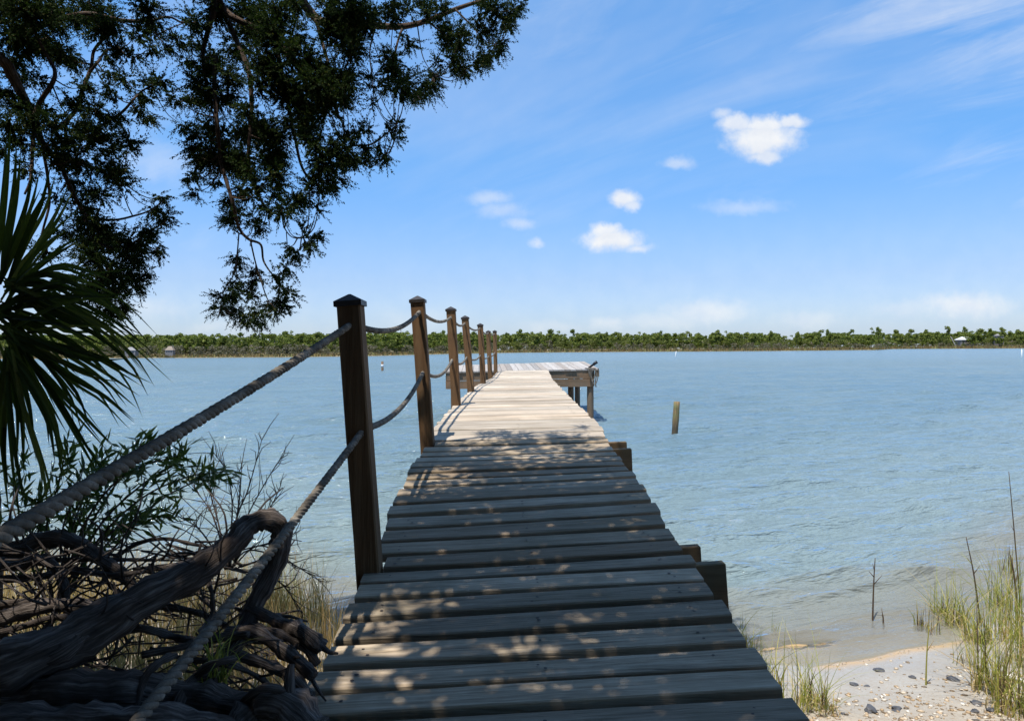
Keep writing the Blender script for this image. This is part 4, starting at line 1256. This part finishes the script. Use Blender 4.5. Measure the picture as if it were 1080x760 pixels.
# ------------------------------------------------------------------ willow-leaved shrub and bare twig shrub
def make_shrub():
    c, d0 = ground_hit(60, 640)
    c = P(70, 610, 3.0)
    sh = thing('leafy_shrub', (c.x, c.y, float(g(c.x, c.y))), 'shrub with slender pointed green leaves below the palm blades', 'shrub')
    st = MB(); leaves = []
    stems = [[(60, 640), (85, 580), (112, 525), (135, 492), (150, 462)], [(62, 640), (100, 572), (150, 525), (195, 505), (234, 494)], [(60, 640), (88, 555), (120, 512), (155, 492), (182, 480)],
             [(55, 640), (50, 560), (62, 510), (72, 468)], [(50, 640), (28, 580), (18, 530), (22, 490)], [(62, 640), (80, 560), (98, 515), (108, 478)], [(64, 640), (110, 580), (140, 552), (178, 540)],
             [(58, 640), (70, 570), (84, 530), (92, 500)], [(45, 640), (10, 585), (-10, 545)], [(60, 640), (105, 560), (150, 510), (180, 488), (190, 478)], [(60, 640), (120, 575), (165, 530), (210, 508), (222, 500)],
             [(52, 640), (40, 590), (38, 550), (44, 520)], [(64, 640), (92, 590), (118, 560), (150, 548)], [(60, 640), (78, 545), (112, 500), (140, 484)]]
    for s in stems:
        dz = U(-.25, .25)
        pts = smoothline([tuple(P(x + U(-3, 3), y + U(-3, 3), 3.0 + dz * i / 3)) for i, (x, y) in enumerate(s)], 26)
        st.tube([Vector(p) for p in pts], list(np.linspace(.006, .0018, 26)), 5)
        for i in range(7, 26):
            t = norm(pts[i] - pts[i - 1])
            for k in range(6 if i > 15 else 4):
                dirv = norm(t * U(.3, 1) + rng.normal(size=3) * .75 + np.array([0, 0, .05]))
                leaves.append((pts[i] + rng.normal(0, .018, 3), dirv, U(.05, .095), U(.011, .017)))
    b = np.array([l[0] for l in leaves]); dv = np.array([l[1] for l in leaves])
    V, Fc = diamonds(b, dv, np.array([l[2] for l in leaves]), np.array([l[3] for l in leaves]))
    st.build('stem', M['twig'], sh, True)
    link_mesh('foliage', V, Fc, M['willow'], sh)
    # bare twiggy shrub
    c = P(245, 600, 3.3)
    sb = thing('twig_shrub', (c.x, c.y, float(g(c.x, c.y))), 'sparse leafless shrub of thin twigs against the water behind the bent limb', 'shrub')
    tw = MB()
    for s in ([(240, 600), (250, 545), (262, 515), (276, 464)], [(240, 600), (258, 550), (282, 505), (300, 478)], [(238, 600), (245, 540), (240, 500), (226, 478)], [(242, 600), (252, 530), (255, 490)],
              [(240, 600), (225, 545), (205, 515)], [(244, 600), (265, 560), (285, 535), (296, 512)], [(242, 600), (262, 580), (300, 590), (337, 612)], [(243, 600), (275, 575), (318, 600)], [(240, 600), (230, 550), (222, 520), (224, 500)],
              [(246, 600), (285, 585), (312, 560)], [(244, 600), (290, 610), (316, 640)], [(238, 600), (212, 560), (190, 545)]):
        pts = smoothline([tuple(P(x, y, 3.2 + U(-.1, .1))) for x, y in s], 16)
        tw.tube([Vector(p) for p in pts], list(np.linspace(.0055, .0014, 16)), 4)
        for i in range(5, 16):
            for k in range(2 if i % 2 else 1):
                t = norm(pts[min(i + 1, 15)] - pts[i - 1]); e = pts[i] + norm(t + rng.normal(size=3) * .55) * U(.04, .16)
                tw.tube([Vector(pts[i]), Vector((pts[i] + e) / 2 + rng.normal(0, .006, 3)), Vector(e)], [.0022, .0017, .0009], 3, cap=False)
    tw.build('twig', M['twig'], sb)
make_shrub()

# ------------------------------------------------------------------ reeds and grasses
def reed_bed():
    n = 11000
    X = -.72 - 4.6 * rng.uniform(0, 1, n) ** 1.1; Y = rng.uniform(2.75, 5.5, n)
    Y = Y + .15 * np.sin(X * 3)
    lim = ys_f(X) + .25 - .9 * sstep(-1.4, -.75, X)
    k = Y < lim; X, Y = X[k], Y[k]; n = len(X)
    Z = g(X, Y) - .03
    h = rng.uniform(.22, .62, n) * (1 - .35 * sstep(-1.5, -.8, X))
    V, Fc = strips(np.stack([X, Y, Z], 1), rng.uniform(0, 2 * PI, n), h, rng.uniform(.02, .25, n) * h / .5, rng.uniform(.003, .007, n), 4, rng.uniform(0, .25, n))
    o = link_mesh('reed_bed', V, Fc, M['reed'])
    tag(o, 'straw coloured dry reeds on the bank behind the root tangle', 'reeds', kind='stuff')
reed_bed()

def grass_clump(px, py, hpx, n, label, spread=.06, group='grass tufts along the shore', dark=.15, lean=.75, hvar=.65, water=False, green=True):
    p, d = water_hit(px, py) if water else ground_hit(px, py)
    h0 = hpx * d / F; n = int(n * 1.9)
    a = rng.uniform(0, 2 * PI, n); r = spread * np.sqrt(rng.uniform(0, 1, n))
    X = p.x + r * np.cos(a); Y = p.y + r * np.sin(a); Z = g(X, Y) - .02
    h = h0 * rng.uniform(1 - hvar, 1.05, n) + .02
    V, Fc = strips(np.stack([X - p.x, Y - p.y, Z - p.z], 1), rng.uniform(0, 2 * PI, n), h, rng.uniform(0, 1, n) ** 1.7 * lean * 1.7 * h, rng.uniform(.0028, .0062, n), 6, rng.uniform(0, .85, n) ** 2)
    nd = int(n * dark)
    parts = [(V, Fc)]; mi = np.zeros(len(Fc))
    if nd:
        a = rng.uniform(0, 2 * PI, nd); r = spread * .8 * np.sqrt(rng.uniform(0, 1, nd))
        X = p.x + r * np.cos(a); Y = p.y + r * np.sin(a); Z = g(X, Y) - .02
        h = h0 * rng.uniform(.2, .75, nd)
        V2, F2 = strips(np.stack([X - p.x, Y - p.y, Z - p.z], 1), rng.uniform(0, 2 * PI, nd), h, rng.uniform(0, .2, nd) * h, rng.uniform(.005, .010, nd), 4)
        parts.append((V2, F2)); mi = np.concatenate([mi, np.ones(len(F2))])
    nb = int(n * .55)
    a = rng.uniform(0, 2 * PI, nb); r = spread * 1.15 * np.sqrt(rng.uniform(0, 1, nb))
    X = p.x + r * np.cos(a); Y = p.y + r * np.sin(a); Z = g(X, Y) - .01
    h = h0 * rng.uniform(.12, .5, nb)
    V2, F2 = strips(np.stack([X - p.x, Y - p.y, Z - p.z], 1), rng.uniform(0, 2 * PI, nb), h, rng.uniform(.3, 1.6, nb) * h, rng.uniform(.003, .007, nb), 5, rng.uniform(.2, .95, nb))
    parts.append((V2, F2)); mi = np.concatenate([mi, np.full(len(F2), 2)])
    V, Fc = merge(parts)
    o = link_mesh('grass_tuft', V, Fc, [M['grass'], M['darkreed'], M['reed']], midx=mi); o.location = p
    tag(o, label, 'grass', group)
TUFTS = [
    (1072, 752, 110, 60, 'thick green grass tuft at the lower corner beside the bleached shell', .11),
    (1046, 728, 135, 42, 'tall yellow green grass tuft behind the bleached shell', .09),
    (1030, 676, 88, 34, 'yellow green grass tuft on wet sand beyond the bleached shell', .08),
    (1008, 660, 80, 34, 'bushy green grass tuft with dark stalks at the waterline', .07),
    (992, 652, 64, 26, 'short grass tuft with dark base at the waterline edge', .06),
    (1068, 672, 120, 46, 'tall dense grass tuft standing behind all others at the beach end', .12),
    (1052, 640, 80, 26, 'grass tuft at the water edge behind the beach stand', .09),
    (1090, 700, 150, 50, 'tall grass tuft half cut off at the beach end', .12),
    (1018, 700, 66, 14, 'thin grass tuft growing among pebbles', .06),
    (858, 744, 74, 30, 'green and brown grass tuft on sand by the walkway', .07),
    (838, 752, 110, 16, 'sparse tall grass tuft close to the walkway edge', .08),
    (872, 752, 60, 14, 'small wispy grass tuft on sand near the dark stones', .06),
    (782, 686, 54, 18, 'yellow grass tuft squeezed against the walkway edge', .05),
    (797, 702, 54, 16, 'brown and green grass tuft by the walkway at the sandy ripple', .05),
    (812, 722, 70, 12, 'thin grass tuft beside the walkway with an arching blade', .06),
    (766, 640, 42, 9, 'wispy grass tuft beside the dark cross beam ends', .05)]
for a in TUFTS: grass_clump(*a[:5], spread=a[5])
grass_clump(970, 659, 42, 9, 'small dark dead reed tuft standing in shallow water', .035, dark=1.2, lean=.25, water=True)
grass_clump(984, 664, 60, 6, 'thin dead reed stems in the shallows before the grass stand', .05, dark=1.0, lean=.15, water=True)
grass_clump(1062, 602, 54, 10, 'thin tuft in the water beyond the beach stand', .06, dark=.8, lean=.4, water=True)
grass_clump(818, 660, 32, 5, 'few faint blades standing in water beside the walkway', .03, dark=.2, lean=.3, water=True)
grass_clump(300, 640, 55, 40, 'thin green grass between the bent limb and the walkway', .14, dark=.2)
grass_clump(325, 655, 60, 22, 'thin grass beside the cut root end and the walkway', .10, dark=.1)
grass_clump(278, 640, 90, 26, 'tall thin grass rising behind the bent limb', .14, dark=.2)

def root_grass():
    p = P(232, 700, 1.86); n = 46
    b = np.tile(np.array([0., 0., -.04]), (n, 1)) + rng.normal(0, .018, (n, 3))
    V, Fc = strips(b, rng.uniform(0, 2 * PI, n), rng.uniform(.06, .2, n), rng.uniform(.02, .16, n), rng.uniform(.003, .006, n), 6, rng.uniform(0, .9, n))
    o = link_mesh('grass_tuft', V, Fc, M['grass']); o.location = p
    tag(o, 'small green grass tuft sprouting among the dead roots under the lower rope', 'grass', 'grass tufts along the shore')
root_grass()

def single_reed(px, py, topx, topy, label, wpx=2.2, water=True, m='darkreed', twigs=1):
    p, d = water_hit(px, py) if water else ground_hit(px, py)
    t = P(topx, topy, d); mb = MB(); r = wpx * d / F / 2
    q = p.lerp(t, .5) + Vector((U(-.01, .01), 0, 0))
    pts = smoothline([tuple(p - Vector((0, 0, .12)) - p), tuple(q - p), tuple(t - p)], 10)
    mb.tube([Vector(v) for v in pts], list(np.linspace(r * 1.3, r * .5, 10)), 5)
    for k in range(twigs):
        a = Vector(pts[5 + k]); mb.tube([a, a + Vector((U(-.05, .05), U(-.02, .02), U(.03, .07)))], [r * .6, r * .3], 4)
    o = mb.build('reed_stem', M[m], None, True); o.location = p
    tag(o, label, 'reed', 'single reed stems')
single_reed(920, 653, 923, 588, 'lone dark dead reed stem standing in the shallows', 1.7, twigs=3)
single_reed(976, 722, 980, 660, 'lone thin green reed on the pebbly beach', 1.6, False, 'grass', 1)
single_reed(1078, 640, 1064, 497, 'tallest thin dark reed leaning above the grass stand', 1.4, True)
single_reed(1036, 655, 1019, 566, 'dark slanting reed stem rising out of the grass stand', 1.7, True, twigs=2)
single_reed(1074, 655, 1066, 585, 'thick dark reed stub at the beach end stand', 2.4, True)
single_reed(932, 655, 930, 648, 'tiny dark stub beside the lone dead reed', 1.8, True)

# ------------------------------------------------------------------ stones and shells
def rock(px, py, wpx, hk, m, name, label, cat, group=None, water=False, seed=1, zl=0.):
    p, d = water_hit(px, py) if water else ground_hit(px, py)
    w = wpx * d / F; r = np.random.default_rng(seed)
    import bmesh
    bm = bmesh.new(); bmesh.ops.create_icosphere(bm, subdivisions=2, radius=.5)
    k = r.normal(size=(5, 3)); ph = r.uniform(0, 6, 5)
    for v in bm.verts:
        c = np.array(v.co); s = 1 + sum(.17 * math.sin(float(c @ k[i]) * 4.0 + ph[i]) for i in range(5))
        v.co = Vector((c[0] * s * w, c[1] * s * w * r.uniform(.74, .76), c[2] * s * w * hk))
    me = bpy.data.meshes.new(name); bm.to_mesh(me); bm.free(); me.materials.append(M[m])
    o = bpy.data.objects.new(name, me); COL.objects.link(o)
    o.location = (p.x, p.y, p.z + zl + w * hk * .12); o.rotation_euler = (0, 0, r.uniform(0, 3))
    tag(o, label, cat, group); return o
ST = [(926, 707, 12, 'dark stone lying at the water edge by the sandy ripple'), (919, 750, 17, 'dark flat stone low on the sand nearest the walkway grass'), (945, 748, 12, 'dark rounded stone next to the flat one'),
      (1028, 741, 12, 'dark stone amid pebbles between the grass tufts'), (1005, 716, 12, 'grey stone on wet sand in front of the waterline grass'), (1029, 750, 9, 'small dark stone just below another amid pebbles'),
      (1046, 749, 12, 'dark stone at the foot of the corner grass tuft'), (1046, 731, 13, 'dark stone at the foot of the tall yellow grass'), (901, 722, 9, 'small wet grey stone on the smooth sand'),
      (915, 723, 6, 'tiny dark stone beside the wet grey one'), (962, 714, 8, 'small grey stone above the pebble patch'), (888, 752, 5, 'tiny dark pebble alone on smooth sand')]
for i, (x, y, w, lab) in enumerate(ST): rock(x, y, w, .42, 'stone', 'stone', lab, 'stone', 'dark stones on the beach', seed=20 + i)
rock(1067, 716, 19, .5, 'shellwhite', 'shell', 'bleached whitish shell lump at the foot of the corner grass', 'shell', seed=77)

def shell_litter():
    import bmesh
    bm = bmesh.new(); bmesh.ops.create_icosphere(bm, subdivisions=1, radius=1); 
    V0 = np.array([list(v.co) for v in bm.verts]); F0 = np.array([[v.index for v in f.verts] for f in bm.faces]); bm.free()
    pts = []
    tries = 0
    while len(pts) < 7000 and tries < 120000:
        tries += 1
        x = U(840, 1200); y = U(684, 860)
        cov = np.interp(y + (x - 930) * .22, [690, 715, 735, 760], [.02, .12, .6, 1.0])
        cl = .5 + .5 * math.sin(x * .09 + 1.2 * math.sin(y * .13)) * math.sin(y * .17 + x * .02)
        if U(0, 1) > cov * (.25 + .75 * cl): continue
        p, d = ground_hit(x, y)
        if p.z < .002 or p.y > 4.9: continue
        pts.append((p, U(.1, 1) ** 3 * .0165 + .0024))
    for k in range(90):
        x = U(1.75, 2.6); y = 4.17 + (x - 1.8) * .375 + random.gauss(0, .02); pts.append((Vector((x, y, .007)), U(.002, .005)))
    Vs, Fs = [], []
    for i, (p, s) in enumerate(pts):
        a = U(0, 6); e = U(.5, 1.3); R_ = np.array([[math.cos(a), -math.sin(a), 0], [math.sin(a), math.cos(a), 0], [0, 0, 1]])
        W = (V0 * rng.uniform(.55, 1.3, (len(V0), 1)) * np.array([s * e, s * .75, s * U(.16, .45)])) @ R_.T + np.array([p.x, p.y, float(g(p.x, p.y)) + s * .15])
        Vs.append(W); Fs.append(F0 + i * len(V0))
    o = link_mesh('shell_litter', np.vstack(Vs), np.vstack(Fs), M['shells'])
    tag(o, 'scatter of tan pebbles and broken shells over the beach sand', 'pebbles', kind='stuff')
shell_litter()

# ------------------------------------------------------------------ sky
SUN = Vector((-.18, -.26, 1.0)).normalized()
SKY_STR = .105
def make_world():
    w = bpy.data.worlds.new('World'); scn.world = w; w.use_nodes = True
    nt = w.node_tree
    for n in list(nt.nodes): nt.nodes.remove(n)
    out = nt.nodes.new('ShaderNodeOutputWorld'); bg = nt.nodes.new('ShaderNodeBackground')
    sky = nt.nodes.new('ShaderNodeTexSky'); sky.sky_type = 'NISHITA'; sky.sun_disc = False
    sky.sun_elevation = math.asin(SUN.z); sky.sun_rotation = math.atan2(SUN.x, SUN.y)
    sky.air_density = 1.0; sky.dust_density = .6; sky.ozone_density = 2.0; sky.altitude = 0
    hs = nt.nodes.new('ShaderNodeHueSaturation'); hs.inputs['Saturation'].default_value = 1.12; hs.inputs['Value'].default_value = 1.0
    L(nt, sky.outputs[0], hs.inputs['Color'])
    tc = nt.nodes.new('ShaderNodeTexCoord'); v = tc.outputs['Generated']
    sep = N(nt, 'SeparateXYZ'); L(nt, v, sep.inputs[0])
    tint = ramp(nt, sep.outputs[2], [(0, (.40, .525, .85)), (.09, (.43, .55, .79)), (.25, (.55, .78, .95)), (.45, (.72, 1.0, 1.12))])
    base = mixc(nt, 1.0, hs.outputs[0], tint, 'MULTIPLY')
    yy = math_(nt, 'MAXIMUM', sep.outputs[1], .05)
    cx = math_(nt, 'DIVIDE', sep.outputs[0], yy); cz = math_(nt, 'DIVIDE', sep.outputs[2], yy)
    cmb = N(nt, 'CombineXYZ'); L(nt, cx, cmb.inputs[0]); L(nt, cz, cmb.inputs[1])
    p = cmb.outputs[0]
    nz = N(nt, 'TexNoise'); nz.inputs['Scale'].default_value = 26; nz.inputs['Detail'].default_value = 6; nz.inputs['Roughness'].default_value = .6; L(nt, p, nz.inputs['Vector'])
    nc = N(nt, 'VectorMath', operation='SUBTRACT'); L(nt, nz.outputs['Color'], nc.inputs[0]); nc.inputs[1].default_value = (.5, .5, .5)
    ns = N(nt, 'VectorMath', operation='SCALE'); L(nt, nc.outputs[0], ns.inputs[0]); ns.inputs[3].default_value = .024
    pd = N(nt, 'VectorMath', operation='ADD'); L(nt, p, pd.inputs[0]); L(nt, ns.outputs[0], pd.inputs[1]); pd = pd.outputs[0]
    nf = noise(nt, p, 70, 4, .6)
    def dirp(px, py):
        q = P(px, py, 1.0) - CAM; return q.x / q.y, q.z / q.y
    tot = None; drk = None
    def blob(px, py, rx, ry, op, soft=.75):
        nonlocal tot, drk
        a, b = dirp(px, py)
        s = N(nt, 'VectorMath', operation='SUBTRACT'); L(nt, pd, s.inputs[0]); s.inputs[1].default_value = (a, b, 0)
        m = N(nt, 'VectorMath', operation='MULTIPLY'); L(nt, s.outputs[0], m.inputs[0]); m.inputs[1].default_value = (F / rx, F / ry, 0)
        ln = N(nt, 'VectorMath', operation='LENGTH'); L(nt, m.outputs[0], ln.inputs[0])
        q = math_(nt, 'ADD', ln.outputs['Value'], math_(nt, 'MULTIPLY', math_(nt, 'SUBTRACT', nf, .5), .5))
        f = math_(nt, 'MULTIPLY', maprange(nt, q, 1.05, 1.05 - soft, 0, 1, True), op)
        if op >= .8:
            sy = N(nt, 'SeparateXYZ'); L(nt, m.outputs[0], sy.inputs[0])
            dk = math_(nt, 'MULTIPLY', f, maprange(nt, sy.outputs[1], .1, -.9, 0, 1, True)); drk = dk if drk is None else math_(nt, 'MAXIMUM', drk, dk)
        tot = f if tot is None else math_(nt, 'MAXIMUM', tot, f)
    for a in [(805, 146, 50, 25, .95), (778, 130, 26, 14, .8), (835, 128, 22, 10, .85), (762, 120, 16, 8, .55, 1.), (805, 163, 26, 12, .8), (806, 132, 36, 15, .92), (645, 253, 42, 15, .95), (640, 244, 24, 12, .9), (672, 262, 22, 7, .7, 1.),
              (658, 209, 21, 12, .9), (666, 216, 12, 9, .7), (515, 209, 30, 11, .42, 1.), (548, 236, 24, 10, .42, 1.), (565, 257, 12, 7, .5, 1.), (715, 172, 24, 9, .45, 1.), (785, 217, 60, 11, .30, 1.),
              (745, 328, 62, 18, .55, 1.), (642, 341, 28, 9, .40, 1.), (852, 337, 45, 13, .30, 1.), (1020, 322, 66, 20, .72, 1.), (530, 222, 34, 13, .34, 1.), (700, 338, 70, 12, .35, 1.), (955, 326, 44, 13, .30, 1.), (165, 170, 60, 30, .28, 1.), (160, 325, 60, 16, .25, 1.),
              (230, 345, 40, 10, .2, 1.), (440, 335, 60, 14, .15, 1.), (580, 345, 40, 9, .25, 1.)]:
        blob(*a)
    # thin cirrus streaks
    rot = N(nt, 'VectorRotate'); rot.inputs['Angle'].default_value = math.radians(-17); L(nt, p, rot.inputs['Vector'])
    ci = noise(nt, scaled(nt, rot.outputs[0], (1.5, 9.5, 1)), 1.25, 6, .62, .9)
    ci2 = noise(nt, p, 1.7, 3, .5)
    cirrus = math_(nt, 'MULTIPLY', maprange(nt, ci, .36, .82, 0, .55, True), maprange(nt, ci2, .38, .62, .15, 1))
    veil = maprange(nt, noise(nt, scaled(nt, rot.outputs[0], (1.1, 3.6, 1)), 1.1, 5, .55, .5), .40, .72, 0, .36, True)
    cirrus = math_(nt, 'MAXIMUM', cirrus, veil)
    right = maprange(nt, cx, -.45, .35, .35, 1.0)
    cirrus = math_(nt, 'MULTIPLY', cirrus, right)
    # horizon whitening
    hz = maprange(nt, sep.outputs[2], .0, .24, .30, 0, True)
    m1 = math_(nt, 'MAXIMUM', cirrus, hz)
    m2 = math_(nt, 'SUBTRACT', 1.0, math_(nt, 'MULTIPLY', math_(nt, 'SUBTRACT', 1.0, m1), math_(nt, 'SUBTRACT', 1.0, tot)))
    front = maprange(nt, sep.outputs[1], .05, .15)
    m2 = math_(nt, 'MULTIPLY', m2, front)
    W = CLOUD / SKY_STR
    sh = noise(nt, p, 30, 4, .55)
    cc = mixc(nt, maprange(nt, sh, .35, .65), (W * .86, W * .90, W * .97), (W * 1.0, W * 1.0, W * .99))
    cc = mixc(nt, math_(nt, 'MULTIPLY', drk, .75), cc, (W * .74, W * .79, W * .89))
    col = mixc(nt, m2, base, cc)
    L(nt, col, bg.inputs['Color']); bg.inputs['Strength'].default_value = SKY_STR
    L(nt, bg.outputs[0], out.inputs[0])
CLOUD = .49
make_world()

sl = bpy.data.lights.new('sun', 'SUN'); sl.energy = 3.2; sl.angle = math.radians(.53); sl.color = (1.0, .955, .88)
so = bpy.data.objects.new('sun', sl); COL.objects.link(so); so.rotation_euler = SUN.to_track_quat('Z', 'Y').to_euler(); so.location = (-3, -3, 12)

cam = bpy.data.cameras.new('camera'); co = bpy.data.objects.new('camera', cam); COL.objects.link(co)
cam.sensor_width = 36; cam.sensor_fit = 'HORIZONTAL'; cam.lens = F / 1080 * 36; cam.clip_start = .03; cam.clip_end = 9000
co.location = CAM; co.rotation_euler = RM.to_euler()
scn.camera = co

vs = scn.view_settings; vs.view_transform = 'Standard'; vs.look = 'None'; vs.gamma = 1; vs.exposure = 1.0; vs.use_curve_mapping = False
scn.cycles.max_bounces = 7; scn.cycles.diffuse_bounces = 3; scn.cycles.glossy_bounces = 3; scn.cycles.transparent_max_bounces = 12
scn.cycles.use_denoising = True
scn.cycles.sample_clamp_indirect = 6
